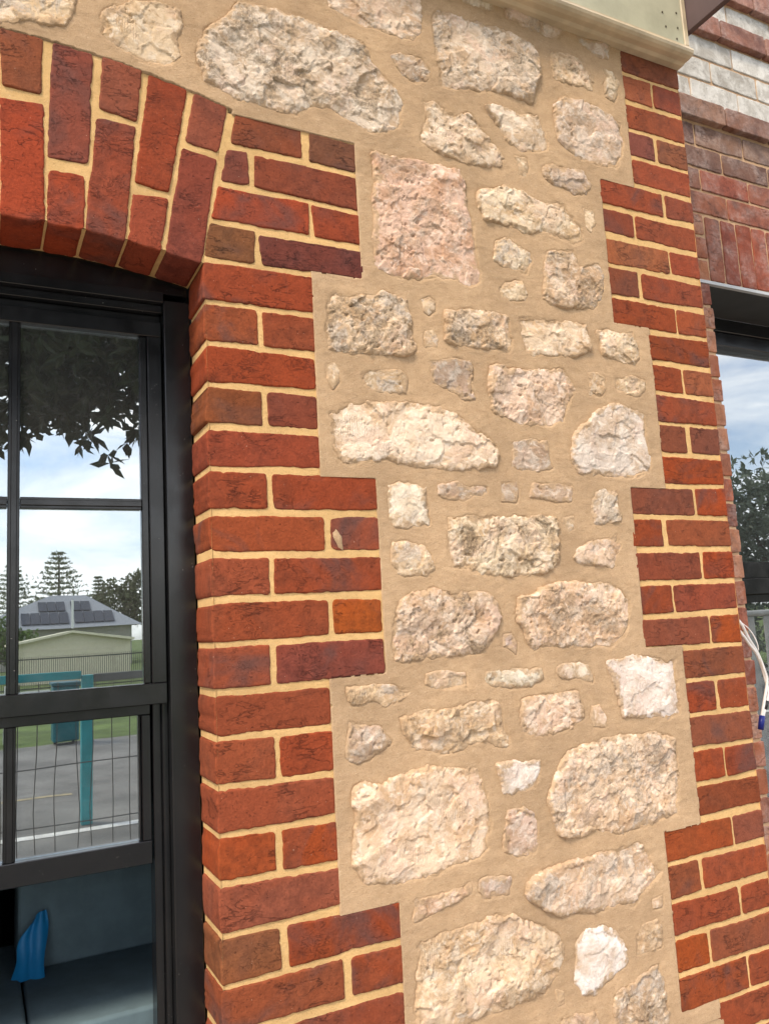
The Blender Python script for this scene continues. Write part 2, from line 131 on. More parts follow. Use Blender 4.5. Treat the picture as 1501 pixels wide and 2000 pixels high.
class Solid:
    """collects boxes (with small chamfers), prisms and tubes into one mesh"""
    def __init__(s): s.v = []; s.f = []
    def box(s, x0, x1, y0, y1, z0, z1, b=0.0):
        n = len(s.v)
        if b <= 0:
            s.v += [(x, y, z) for z in (z0, z1) for y in (y0, y1) for x in (x0, x1)]
            s.f += [tuple(n + i for i in q) for q in ((0, 2, 3, 1), (4, 5, 7, 6), (0, 1, 5, 4), (2, 6, 7, 3), (0, 4, 6, 2), (1, 3, 7, 5))]
            return s
        ax = ((x0, x1), (y0, y1), (z0, z1)); idx = {}
        for a in range(3):
            for sx in (0, 1):
                for sy in (0, 1):
                    for sz in (0, 1):
                        sg = (sx, sy, sz)
                        p = [ax[i][sg[i]] + (0 if i == a else (b if sg[i] == 0 else -b)) for i in range(3)]
                        idx[(a, sg)] = len(s.v); s.v.append(tuple(p))
        def face(*k):
            pts = [Vector(s.v[i]) for i in k]
            c = sum(pts, Vector()) / len(pts); nrm = (pts[1] - pts[0]).cross(pts[2] - pts[0])
            m = Vector(((x0 + x1) / 2, (y0 + y1) / 2, (z0 + z1) / 2))
            s.f.append(tuple(k) if nrm.dot(c - m) > 0 else tuple(reversed(k)))
        for a in range(3):
            o1, o2 = [i for i in range(3) if i != a]
            for sa in (0, 1):
                def g(p, q):
                    l = [0, 0, 0]; l[a] = sa; l[o1] = p; l[o2] = q; return idx[(a, tuple(l))]
                face(g(0, 0), g(1, 0), g(1, 1), g(0, 1))
        for a in range(3):
            o1, o2 = [i for i in range(3) if i != a]
            for p in (0, 1):
                for q in (0, 1):
                    def sg(e):
                        l = [0, 0, 0]; l[a] = e; l[o1] = p; l[o2] = q; return tuple(l)
                    face(idx[(o1, sg(0))], idx[(o1, sg(1))], idx[(o2, sg(1))], idx[(o2, sg(0))])
        for sx in (0, 1):
            for sy in (0, 1):
                for sz in (0, 1):
                    face(*[idx[(a, (sx, sy, sz))] for a in range(3)])
        return s
    def prism_x(s, prof, x0, x1):
        """closed profile of (y, z) swept along X"""
        n, k = len(s.v), len(prof)
        s.v += [(x0, y, z) for y, z in prof] + [(x1, y, z) for y, z in prof]
        s.f += [(n + i, n + (i + 1) % k, n + k + (i + 1) % k, n + k + i) for i in range(k)]
        s.f += [tuple(n + i for i in reversed(range(k))), tuple(n + k + i for i in range(k))]
        return s
    def tube(s, pts, r, seg=8, cap=True):
        pts = [Vector(p) for p in pts]; n0 = len(s.v); up = Vector((0.13, 0.2, 1)).normalized()
        for i, p in enumerate(pts):
            t = (pts[min(i + 1, len(pts) - 1)] - pts[max(i - 1, 0)]).normalized()
            a = t.cross(up)
            if a.length < .05: a = t.cross(Vector((1, 0, 0)))
            a.normalize(); b = t.cross(a); rr = r[i] if isinstance(r, (list, tuple)) else r
            s.v += [tuple(p + (a * math.cos(q) + b * math.sin(q)) * rr) for q in [2 * math.pi * j / seg for j in range(seg)]]
        for i in range(len(pts) - 1):
            for j in range(seg):
                a, b = n0 + i * seg + j, n0 + i * seg + (j + 1) % seg
                s.f.append((a, a + seg, b + seg, b))
        if cap:
            s.f.append(tuple(n0 + j for j in range(seg))); e = n0 + (len(pts) - 1) * seg
            s.f.append(tuple(e + j for j in reversed(range(seg))))
        return s
    def poly(s, pts):
        n = len(s.v); s.v += [tuple(p) for p in pts]; s.f.append(tuple(range(n, n + len(pts)))); return s
    def build(s, name, mat, parent=None, smooth=False, **kw):
        v = np.array(s.v, float); c = .5 * (v.min(0) + v.max(0))
        me = bpy.data.meshes.new(name); me.from_pydata((v - c).tolist(), [], s.f); me.update()
        if smooth: me.polygons.foreach_set('use_smooth', [True] * len(me.polygons))
        me.materials.append(mat)
        o = bpy.data.objects.new(name, me)
        o.location = Vector(c) - (world_loc(parent) if parent is not None else Vector((0, 0, 0)))
        return link(o, parent, **kw)

# ------------------------------------------------------------------ helpers: materials
class NT:
    def __init__(s, name):
        s.m = bpy.data.materials.new(name); s.m.use_nodes = True; s.t = s.m.node_tree; s.t.nodes.clear()
        s.out = s.t.nodes.new('ShaderNodeOutputMaterial')
        s.geo = s.t.nodes.new('ShaderNodeNewGeometry')
    def n(s, typ, **kw):
        nd = s.t.nodes.new('ShaderNode' + typ)
        for k, v in kw.items():
            key = k.replace('_', ' ')
            if key in nd.inputs: s.put(nd.inputs[key], v)
            else: setattr(nd, k, v)
        return nd
    def put(s, inp, v):
        if isinstance(v, bpy.types.NodeSocket): s.t.links.new(v, inp)
        elif hasattr(inp, 'default_value'):
            if isinstance(v, tuple) and len(v) == 3 and inp.type == 'RGBA': v = (*v, 1)
            inp.default_value = v
    def noise(s, vec, scale, detail=4, rough=.55, dist=0.0):
        nd = s.n('TexNoise', Scale=scale, Detail=detail, Roughness=rough, Distortion=dist)
        if vec is not None: s.put(nd.inputs['Vector'], vec)
        return nd.outputs['Fac']
    def ramp(s, fac, a, b, ca=0.0, cb=1.0):
        nd = s.n('MapRange', interpolation_type='SMOOTHSTEP')
        for k, v in zip(('Value', 'From Min', 'From Max', 'To Min', 'To Max'), (fac, a, b, ca, cb)): s.put(nd.inputs[k], v)
        return nd.outputs['Result']
    def mix(s, fac, a, b, mode='MIX'):
        nd = s.n('MixRGB', blend_type=mode)
        s.put(nd.inputs['Fac'], fac); s.put(nd.inputs['Color1'], a); s.put(nd.inputs['Color2'], b)
        return nd.outputs['Color']
    def math(s, op, a, b=0.0):
        nd = s.n('Math', operation=op); s.put(nd.inputs[0], a); s.put(nd.inputs[1], b); return nd.outputs[0]
    def vmul(s, vec, v):
        nd = s.n('VectorMath', operation='MULTIPLY'); s.put(nd.inputs[0], vec); s.put(nd.inputs[1], v); return nd.outputs[0]
    def vadd(s, vec, v):
        nd = s.n('VectorMath', operation='ADD'); s.put(nd.inputs[0], vec); s.put(nd.inputs[1], v); return nd.outputs[0]
    def bump(s, h, strength, dist, normal=None):
        nd = s.n('Bump', Strength=strength, Distance=dist); s.put(nd.inputs['Height'], h)
        if normal is not None: s.put(nd.inputs['Normal'], normal)
        return nd.outputs['Normal']
    def finish(s, col, rough=.8, normal=None, metal=0.0, spec=.3, **kw):
        b = s.n('BsdfPrincipled'); s.put(b.inputs['Base Color'], col); s.put(b.inputs['Roughness'], rough)
        b.inputs['Metallic'].default_value = metal; b.inputs['Specular IOR Level'].default_value = spec
        for k, v in kw.items(): s.put(b.inputs[k.replace('_', ' ')], v)
        if normal is not None: s.put(b.inputs['Normal'], normal)
        s.t.links.new(b.outputs[0], s.out.inputs[0]); return s.m

def plain(name, col, rough=.6, var=.12, scale=6.0, bump=0.0, bscale=80, metal=0.0, spec=.3):
    t = NT(name); p = t.geo.outputs['Position']
    n = t.noise(p, scale, 5, .6)
    c = t.mix(1.0, col, t.mix(t.ramp(n, .3, .7), (1 - var,) * 3, (1 + var,) * 3), 'MULTIPLY')
    nr = t.bump(t.noise(p, bscale, 4), .6, bump) if bump else None
    return t.finish(c, rough, nr, metal, spec)

def make_stone_mat():
    t = NT('limestone'); p = t.geo.outputs['Position']; info = t.n('ObjectInfo')
    rnd = info.outputs['Random']; base = info.outputs['Color']
    off = t.n('CombineXYZ'); t.put(off.inputs[0], t.math('MULTIPLY', rnd, 37.0)); t.put(off.inputs[2], t.math('MULTIPLY', rnd, 19.0))
    q = t.vadd(p, off.outputs[0])
    big = t.noise(q, 10, 8, .68, .8); mid = t.noise(q, 30, 9, .74, .7); fine = t.noise(q, 120, 6, .75)
    base = t.mix(.20, base, (0.80, 0.64, 0.53))
    c = t.mix(t.ramp(big, .40, .58), t.mix(1.0, base, (0.76, 0.67, 0.57), 'MULTIPLY'), base)
    c = t.mix(t.ramp(t.noise(q, 9, 6, .65, .4), .52, .62, 0, .6), c, t.mix(.55, base, (0.68, 0.44, 0.34)))
    c = t.mix(t.ramp(mid, .50, .60, 0, .62), c, t.mix(.5, base, (0.90, 0.81, 0.70)))
    grey = t.math('MULTIPLY', t.ramp(t.noise(q, 12, 8, .7, .9), .51, .59, 0, .8), t.ramp(t.math('FRACT', t.math('MULTIPLY', rnd, 7.3)), .1, .8, .15, 1))
    c = t.mix(grey, c, t.mix(t.ramp(fine, .4, .6), (0.38, 0.295, 0.23), (0.58, 0.50, 0.425)))
    c = t.mix(t.ramp(mid, .33, .42, .7, 0), c, t.mix(1.0, base, (0.62, 0.49, 0.39), 'MULTIPLY'))
    st = t.math('MULTIPLY', t.ramp(t.noise(q, 13, 9, .74, 1.1), .46, .60, 0, .9), info.outputs['Alpha'])
    c = t.mix(st, c, t.mix(t.ramp(fine, .42, .6), (0.17, 0.115, 0.07), (0.42, 0.30, 0.19)))
    c = t.mix(t.ramp(fine, .57, .68, 0, .5), c, t.mix(1.0, base, (0.66, 0.56, 0.47), 'MULTIPLY'))
    c = t.mix(t.ramp(fine, .32, .42, .45, 0), c, t.mix(.45, base, (0.93, 0.86, 0.77)))
    pt = t.ramp(t.noise(q, 60, 3, .6), .70, .76, 0, .8)
    c = t.mix(t.math('MULTIPLY', pt, t.ramp(t.noise(q, 9, 2), .5, .6)), c, (0.10, 0.07, 0.05))
    rim = t.n('Attribute', attribute_name='rim').outputs['Fac']
    smear = t.ramp(t.math('ADD', rim, t.math('MULTIPLY', t.math('SUBTRACT', t.noise(p, 26, 6, .65), .5), .095)), .001, .012, .85, 0)
    c = t.mix(smear, c, t.mix(t.ramp(t.noise(p, 150, 5, .7), .4, .62), (0.50, 0.335, 0.20), (0.40, 0.27, 0.165)))
    # chisel comb marks on some faces
    wv = t.n('TexWave', Scale=58.0, Distortion=5.0, Detail=2.0, wave_type='BANDS', bands_direction='X'); t.put(wv.inputs['Vector'], q); wv.inputs['Detail Scale'].default_value = 3.0
    comb = t.math('MULTIPLY', wv.outputs['Fac'], t.ramp(t.noise(q, 13, 2), .55, .66))
    vo = t.n('TexVoronoi', Scale=210.0, feature='DISTANCE_TO_EDGE'); t.put(vo.inputs['Vector'], t.vadd(q, t.vmul(t.n('TexNoise', Scale=90.0, Detail=3.0).outputs['Color'], (.012,) * 3)))
    calm = t.ramp(t.noise(q, 14, 3, .5), .40, .62, .25, 1.0)
    nr = t.bump(t.math('MULTIPLY', t.noise(q, 62, 9, .72), calm), .65, .0045)
    nr = t.bump(t.noise(q, 220, 7, .78), .8, .0026, nr)
    nr = t.bump(comb, .5, .0022, nr)
    return t.finish(c, .93, nr, spec=.12)

def make_brick_mat(name, effl=0.0):
    t = NT(name); p = t.geo.outputs['Position']; info = t.n('ObjectInfo'); rnd = info.outputs['Random']; base = info.outputs['Color']
    off = t.n('CombineXYZ'); t.put(off.inputs[0], t.math('MULTIPLY', rnd, 53.0)); t.put(off.inputs[2], t.math('MULTIPLY', rnd, 31.0)); t.put(off.inputs[1], t.math('MULTIPLY', rnd, 11.0))
    q = t.vadd(p, off.outputs[0])
    big = t.noise(q, 7.5, 4, .5, .8); mid = t.noise(q, 42, 6, .62); fine = t.noise(q, 260, 4, .6)
    c = t.mix(t.ramp(mid, .32, .68), t.mix(1.0, base, (0.76, 0.74, 0.74), 'MULTIPLY'), t.mix(1.0, base, (1.16, 1.14, 1.10), 'MULTIPLY'))
    c = t.mix(t.ramp(big, .38, .58, 0, .55), c, t.mix(1.0, base, (1.22, 1.02, 0.80), 'MULTIPLY'))
    burn = t.math('MULTIPLY', t.ramp(t.noise(q, 7.0, 4, .55, 1.2), .46, .74), t.ramp(rnd, .1, .7))
    c = t.mix(t.math('MULTIPLY', burn, .72), c, (0.085, 0.048, 0.044))
    # creases from the clay folding into the mould: thin wandering lines along the length
    qs = t.vmul(q, (11, 11, 38))
    ridge = t.math('ABSOLUTE', t.math('SUBTRACT', t.noise(qs, 1.0, 5.0, .62, .35), .5))
    crease = t.math('MULTIPLY', t.ramp(ridge, 0.0, .016, 1, 0), t.ramp(t.noise(q, 11, 3, .5), .50, .64))
    ridge2 = t.math('ABSOLUTE', t.math('SUBTRACT', t.noise(t.vmul(q, (44, 44, 70)), 1.0, 3, .6, 1.0), .5))
    crease2 = t.math('MULTIPLY', t.ramp(ridge2, 0.0, .016, .7, 0), t.ramp(t.noise(q, 17, 3, .5), .54, .66))
    cr = t.math('MAXIMUM', crease, crease2)
    c = t.mix(t.math('MULTIPLY', cr, .46), c, t.mix(1.0, base, (0.42, 0.34, 0.32), 'MULTIPLY'))
    c = t.mix(1.0, c, t.mix(t.ramp(t.noise(q, 190, 6, .75), .36, .64), (0.87, 0.86, 0.85), (1.11, 1.10, 1.09)), 'MULTIPLY')
    pits = t.ramp(t.noise(q, 150, 3, .6), .64, .72)
    c = t.mix(t.math('MULTIPLY', pits, .5), c, t.mix(1.0, base, (0.4, 0.32, 0.3), 'MULTIPLY'))
    c = t.mix(t.ramp(t.noise(q, 330, 1, .5), .79, .83, 0, .75), c, (0.72, 0.55, 0.42))
    if effl:
        e = t.math('MULTIPLY', t.ramp(t.noise(q, 11, 4, .6, .5), .36, .72), t.ramp(t.noise(q, 70, 7, .75), .25, .75))
        c = t.mix(t.math('MULTIPLY', e, effl), c, (0.72, 0.60, 0.55))
    nr = t.bump(t.noise(q, 95, 7, .68), .8, .0024)
    nr = t.bump(fine, .6, .0013, nr)
    hgt = t.math('SUBTRACT', 1.0, t.math('ADD', cr, t.math('MULTIPLY', pits, .5)))
    nr = t.bump(hgt, .9, .0030, nr)
    return t.finish(c, .84, nr, spec=.22)

def make_mortar_mat(name, col, sand=.0009, var=.13, coarse=.0016):
    t = NT(name); p = t.geo.outputs['Position']
    n1 = t.noise(p, 5, 5, .6); n2 = t.noise(p, 55, 5, .65); n3 = t.noise(p, 330, 6, .75)
    c = t.mix(t.ramp(n1, .3, .7), tuple(v * (1 - var) for v in col), tuple(min(1, v * (1 + var)) for v in col))
    c = t.mix(t.ramp(n2, .35, .65, 0, .5), c, t.mix(1.0, c, (0.86, 0.83, 0.78), 'MULTIPLY'))
    c = t.mix(t.ramp(n3, .53, .66, 0, .75), c, t.mix(1.0, c, (0.66, 0.60, 0.54), 'MULTIPLY'))
    c = t.mix(t.ramp(t.noise(p, 420, 4, .7), .58, .70, 0, .6), c, t.mix(.5, c, (0.9, 0.8, 0.65)))
    c = t.mix(t.ramp(t.noise(t.vmul(p, (9, 9, 46)), 1.0, 5, .6, .8), .46, .64, 0, .30), c, t.mix(1.0, c, (0.80, 0.77, 0.74), 'MULTIPLY'))
    nr = t.bump(t.noise(t.vmul(p, (1, 1, 1.7)), 42, 5, .6), .7, coarse)
    nr = t.bump(t.noise(p, 300, 6, .75), .9, sand * 2.2, nr)
    return t.finish(c, .95, nr, spec=.1)

def make_glass():
    t = NT('window_glass'); p = t.geo.outputs['Position']
    lw = t.n('Fresnel', IOR=1.52)
    fac = t.math('ADD', t.math('MULTIPLY', lw.outputs[0], .75), GLASS_R)
    nr = t.bump(t.noise(p, 2.4, 2), .10, .004)
    gl = t.n('BsdfGlossy', Roughness=0.0); gl.inputs['Color'].default_value = (.90, .96, 1, 1); t.put(gl.inputs['Normal'], nr)
    tr = t.n('BsdfTransparent'); tr.inputs['Color'].default_value = (.62, .68, .68, 1)
    dust_haze = t.n('BsdfDiffuse'); dust_haze.inputs['Color'].default_value = (.6, .58, .55, 1)  # dust film, also strong enough to paint a pale haze over the reflections
    mx = t.n('MixShader'); t.put(mx.inputs[0], fac); t.t.links.new(tr.outputs[0], mx.inputs[1]); t.t.links.new(gl.outputs[0], mx.inputs[2])
    m2 = t.n('MixShader'); t.put(m2.inputs[0], t.ramp(t.noise(p, 60, 6, .7), .50, .8, .035, .09))
    t.t.links.new(mx.outputs[0], m2.inputs[1]); t.t.links.new(dust_haze.outputs[0], m2.inputs[2])
    t.t.links.new(m2.outputs[0], t.out.inputs[0]); return t.m
GLASS_R = .33

K = .92
BR_SAT = (.93, 1.08, 1.02)
M_STONE = make_stone_mat()
M_BRICK = make_brick_mat('pressed_red_brick')
M_EBRICK = make_brick_mat('weathered_purple_brick', effl=.40)
M_RENDER = make_mortar_mat('sand_render', (0.495, 0.333, 0.201))
M_JOINT = make_mortar_mat('yellow_lime_joint', (0.69, 0.44, 0.195), var=.12, coarse=.0012)
M_EJOINT = make_mortar_mat('pale_pink_joint', (0.58, 0.38, 0.235), var=.1, coarse=.0015)
def make_block():
    t = NT('speckled_grey_block'); p = t.geo.outputs['Position']; rnd = t.n('ObjectInfo').outputs['Random']
    c = t.mix(rnd, (0.43, 0.395, 0.345), (0.62, 0.585, 0.53))
    c = t.mix(t.ramp(t.noise(p, 16, 6, .7, .5), .38, .64), t.mix(1.0, c, (0.78, 0.77, 0.76), 'MULTIPLY'), t.mix(.35, c, (0.82, 0.80, 0.76)))
    c = t.mix(t.ramp(t.noise(p, 120, 4, .7), .58, .68, 0, .8), c, (0.26, 0.25, 0.235))
    return t.finish(c, .92, t.bump(t.noise(p, 110, 6, .7), .8, .003), spec=.15)
M_GREY = make_block()
M_GLASS = make_glass()
def make_black():
    t = NT('black_powder_coat'); p = t.geo.outputs['Position']
    c = t.mix(t.ramp(t.noise(p, 9, 5, .6), .4, .75, 0, .5), (0.0072, 0.0074, 0.0084), (0.019, 0.0175, 0.0165))
    c = t.mix(t.ramp(t.noise(p, 210, 2, .5), .755, .79, 0, .6), c, (.30, .28, .25))
    return t.finish(c, t.ramp(t.noise(p, 14, 5, .6), .3, .7, .14, .26), t.bump(t.noise(p, 900, 2), .3, .0003), spec=.5)
M_BLACK = make_black()
M_STEEL = plain('painted_steel_edge', (0.45, 0.46, 0.47), .4, .1)
M_DARKSOFFIT = plain('dark_lintel_paint', (0.045, 0.045, 0.046), .6, .15)
M_GREEN = plain('sage_cream_paint', (0.44, 0.42, 0.305), .5, .10, 9, .0006, 60)
M_MOULD = plain('worn_cream_moulding', (0.50, 0.40, 0.27), .40, .16, 12, .0008, 50)
M_PURPLE = plain('dark_plum_paint', (0.10, 0.065, 0.062), .5, .15)
M_SCREW = plain('rusty_screw', (0.09, 0.075, 0.05), .6, .3)

# ------------------------------------------------------------------ brick and stone builders
def brick_verts(quad, y0, depth, seed, res=.006, r=.0032, outward=-1):
    """quad: TL TR BR BL (x, z) in metres; face looks to -Y; returns verts, quads"""
    q = np.array(quad, float); rng = random.Random(seed)
    q = q + np.array([(-1, 1), (1, 1), (1, -1), (-1, -1)]) * .0017
    w = .5 * (np.hypot(*(q[1] - q[0])) + np.hypot(*(q[2] - q[3]))); h = .5 * (np.hypot(*(q[3] - q[0])) + np.hypot(*(q[2] - q[1])))
    def params(L):
        n = max(3, int(round((L - .010) / res)))
        return np.concatenate(([0, .0010, .0026], np.linspace(.005, L - .005, n), [L - .0026, L - .0010, L])) / L
    u, v = params(w), params(h); U, V = np.meshgrid(u, v)
    du0, dv0 = np.minimum(U, 1 - U) * w, np.minimum(V, 1 - V) * h
    rc = rng.uniform(.005, .013)
    cx, cz = np.maximum(0, rc - du0), np.maximum(0, rc - dv0); L = np.hypot(cx, cz); s = np.where(L > rc, rc / np.maximum(L, 1e-9), 1)
    du, dv = rc - (rc - np.minimum(du0, rc)) * s, rc - (rc - np.minimum(dv0, rc)) * s
    U2 = np.where(du0 < rc, np.where(U < .5, du / w, 1 - du / w), U); V2 = np.where(dv0 < rc, np.where(V < .5, dv / h, 1 - dv / h), V)
    P = (q[0] * ((1 - U2) * (1 - V2))[..., None] + q[1] * (U2 * (1 - V2))[..., None] + q[2] * (U2 * V2)[..., None] + q[3] * ((1 - U2) * V2)[..., None])
    X, Z = P[..., 0], P[..., 1]; de = np.minimum(du0, dv0)
    em = np.clip(1 - de / .012, 0, 1)
    jx = .0018 * fbm(X / .012, Z / .012, seed, 3, .6) + .0016 * vnoise(X / .07, Z / .07, seed + 5)
    jz = .0021 * fbm(X / .012, Z / .012, seed + 11, 3, .6) + .0016 * vnoise(X / .07, Z / .07, seed + 15)
    chip = np.clip(fbm(X / .016, Z / .016, seed + 21, 2) - .42, 0, 1) * .006 * em
    X2 = X + jx * em + np.where(U < .5, 1, -1) * chip * (du0 < dv0); Z2 = Z + jz * em + np.where(V < .5, -1, 1) * chip * (dv0 <= du0)
    edge = np.clip(de / r, 0, 1); Y = y0 + r * (1 - np.sqrt(np.clip(1 - (1 - edge) ** 2, 0, 1)))
    Y = Y + .0007 * fbm(X / .05, Z / .05, seed + 31, 2) + .0004 * fbm(X / .012, Z / .012, seed + 41, 2) + (U - .5) * rng.uniform(-.0012, .0012) + (V - .5) * rng.uniform(-.001, .001)
    ny, nx = U.shape
    verts = [np.stack([X2, Y, Z2], -1).reshape(-1, 3)]
    idx = np.arange(nx * ny).reshape(ny, nx)
    quads = [np.stack([idx[:-1, :-1], idx[1:, :-1], idx[1:, 1:], idx[:-1, 1:]], -1).reshape(-1, 4)]
    loop = np.concatenate([idx[0, :-1], idx[:-1, -1], idx[-1, :0:-1], idx[:0:-1, 0]])
    base = verts[0][loop]; prev = loop; n0 = nx * ny; cen = base.mean(0)
    for k, d in enumerate((.004, .02, .05, .09, depth) if depth > .1 else (.004, depth)):
        b = base.copy(); b[:, 1] = y0 + d
        out = (base - cen)[:, [0, 2]]
        b[:, 0] += .0006 * fbm(base[:, 2] / .02, np.full(len(b), d / .02), seed + 51, 2)
        b[:, 2] += .0006 * fbm(base[:, 0] / .02, np.full(len(b), d / .02), seed + 61, 2)
        ids = np.arange(n0, n0 + len(b)); verts.append(b)
        quads.append(np.stack([prev, np.roll(prev, -1), np.roll(ids, -1), ids], -1)); prev = ids; n0 += len(b)
    return np.concatenate(verts), np.concatenate(quads)
_seed = [100]
def brick(quad, col, parent, mat, y0=0.0, depth=.118, res=.006, k=K, name='brick', **kw):
    _seed[0] += 13; rng = random.Random(_seed[0])
    v, f = brick_verts(quad, y0 + rng.uniform(-.0007, .0007), depth, _seed[0], res)
    o = mesh_obj(name, v, f[:, ::-1], mat, parent, **kw)
    c = lin(col, k); g = BR_SAT if mat is M_BRICK else (1.04, 1.0, .88)
    if mat is M_BRICK: c = [.76 * a + .24 * b for a, b in zip(c, lin('8C4028', k))]
    o.color = (c[0] * g[0], c[1] * g[1], c[2] * g[2], 1); return o
def rect(x0, x1, z0, z1): return [(x0, z1), (x1, z1), (x1, z0), (x0, z0)]

def poly_sd(px, pz, poly):
    """signed distance (positive inside) of points to a polygon"""
    d = np.full(px.shape, 9e9); ins = np.zeros(px.shape, bool); n = len(poly)
    for i in range(n):
        ax, az = poly[i]; bx, bz = poly[(i + 1) % n]; ex, ez = bx - ax, bz - az
        t = np.clip(((px - ax) * ex + (pz - az) * ez) / (ex * ex + ez * ez + 1e-12), 0, 1)
        d = np.minimum(d, (px - ax - t * ex) ** 2 + (pz - az - t * ez) ** 2)
        if abs(ez) > 1e-9:
            c = ((az > pz) != (bz > pz)) & (px < ex * (pz - az) / ez + ax); ins ^= c
    return np.where(ins, 1, -1) * np.sqrt(d)
def chaikin(p):
    p = np.array(p, float); a = p * .8 + np.roll(p, -1, 0) * .2; b = p * .2 + np.roll(p, -1, 0) * .8
    return np.stack([a, b], 1).reshape(-1, 2)
def stone_d(px, pz, poly, seed):
    size = math.sqrt(np.ptp(poly[:, 0]) * np.ptp(poly[:, 1])); a = min(.0065, .065 * size)
    d = poly_sd(px, pz, poly)
    return d + .0022 + a * fbm(px / .03, pz / .03, seed, 3, .6) + .45 * a * fbm(px / .008, pz / .008, seed + 3, 2), size
def make_stone(k, col, bulge, rough, poly, parent):
    seed = 1000 + 31 * k; rng = random.Random(seed); g = .0021
    x0, z0 = poly.min(0) - .012; x1, z1 = poly.max(0) + .012
    xs, zs = np.arange(x0, x1 + g, g), np.arange(z0, z1 + g, g); X, Z = np.meshgrid(xs, zs)
    X = X + g * .28 * vnoise(X / g * .37, Z / g * .37, seed); Z = Z + g * .28 * vnoise(X / g * .41, Z / g * .41, seed + 1)
    d, size = stone_d(X, Z, poly, seed)
    B = bulge * .001; k2 = min(1.0, size / .11)
    di = np.maximum(d, 0); loc = np.clip(.12 + .95 * (vnoise(X / .06, Z / .06, seed + 2) * .5 + .5), .05, 1)
    h = .0010 + .62 * B * loc * (1 - np.exp(-di / .0032)) * (.55 + .45 * np.clip(di / .03, 0, 1))
    sat = np.clip((d + .006) / .009, 0, 1)
    wx, wz = X + .010 * fbm(X / .025, Z / .025, seed + 70, 3), Z + .010 * fbm(X / .025, Z / .025, seed + 71, 3)
    f1, e1 = facets(wx / .052 + 7, wz / .040, seed + 5); f2, e2 = facets(wx / .023 - 3, wz / .017, seed + 9); f3, e3 = facets(wx / .0105 + 1, wz / .0085, seed + 15)
    amp = .001 * rough * (1.15 + 1.6 * k2)
    calm = np.clip(.22 + 1.1 * (fbm(X / .05, Z / .04, seed + 55, 2) * .5 + .5), .2, 1.15)
    h = h + sat * amp * (1.15 * f1 + calm * (.50 * f2 + .24 * f3 + .26 * fbm(X / .0075, Z / .0075, seed + 17, 2)) + .55 * fbm(X / .035, Z / .025, seed + 13, 4, .6))
    pit = np.clip(fbm(X / .012, Z / .012, seed + 23, 3) - .40, 0, 1); h = h - sat * pit * .013 * rough * (rng.random() > .35)
    h = h + sat * ((X - X.mean()) * rng.uniform(-.05, .05) + (Z - Z.mean()) * rng.uniform(-.03, .06))
    h = np.where(d > .004, np.maximum(h, -.0016), h)
    h = np.where(d < 0, np.minimum(h, .0016) + d * 1.6, h)
    keep = d > -.010
    cell = keep[:-1, :-1] & keep[1:, :-1] & keep[1:, 1:] & keep[:-1, 1:]
    idx = np.arange(X.size).reshape(X.shape)
    q = np.stack([idx[:-1, :-1], idx[:-1, 1:], idx[1:, 1:], idx[1:, :-1]], -1)[cell]
    used = np.unique(q); remap = np.full(X.size, -1); remap[used] = np.arange(len(used))
    v = np.stack([X, -h, Z], -1).reshape(-1, 3)[used]
    o = mesh_obj('stone', v, remap[q], M_STONE, parent); c = np.array(lin(col, 1.0)) * np.array((1.0, .985, 1.03))
    at = o.data.attributes.new('rim', 'FLOAT', 'POINT'); at.data.foreach_set('value', d.ravel()[used].astype(np.float32)); o.color = (*(c * min(1, .84 / c.max())), float(np.clip((rough - .72) / .62, .05, 1)))
    return o

# ================================================================== THE STONE HOUSE
house = empty('stone_house', (0, 0, 0), label='stone house front of pale rubble limestone with red brick quoins and arched window', cat='house')
XC = -.339                                     # centre line of the window
Z_TOP, Z_BOT, XR = 3.62, .0, 1.4297
def soffit(x): return 2.375 - .037 * ((x - XC) / .339) ** 2
def arch_top(x): return 2.748 - .052 * ((x - XC) / .40) ** 2
def left_edge(z):                              # right boundary of the left brick quoin
    z = np.asarray(z, float); e = np.full(z.shape, .2335)
    for a, b, x in ((2.3605, 2.683, .3525), (1.499, 1.909, .3605), (.80, 1.0455, .3605)): e = np.where((z > a) & (z < b), x, e)
    return e
def right_edge(z):
    z = np.asarray(z, float); e = np.full(z.shape, 1.2095)
    for a, b in ((2.350, 2.7535), (1.5055, 1.909), (.663, 1.0645)): e = np.where((z > a) & (z < b), 1.0865, e)
    return e
polys = [np.array(s[3], float).reshape(-1, 2) * .001 for s in STONES]
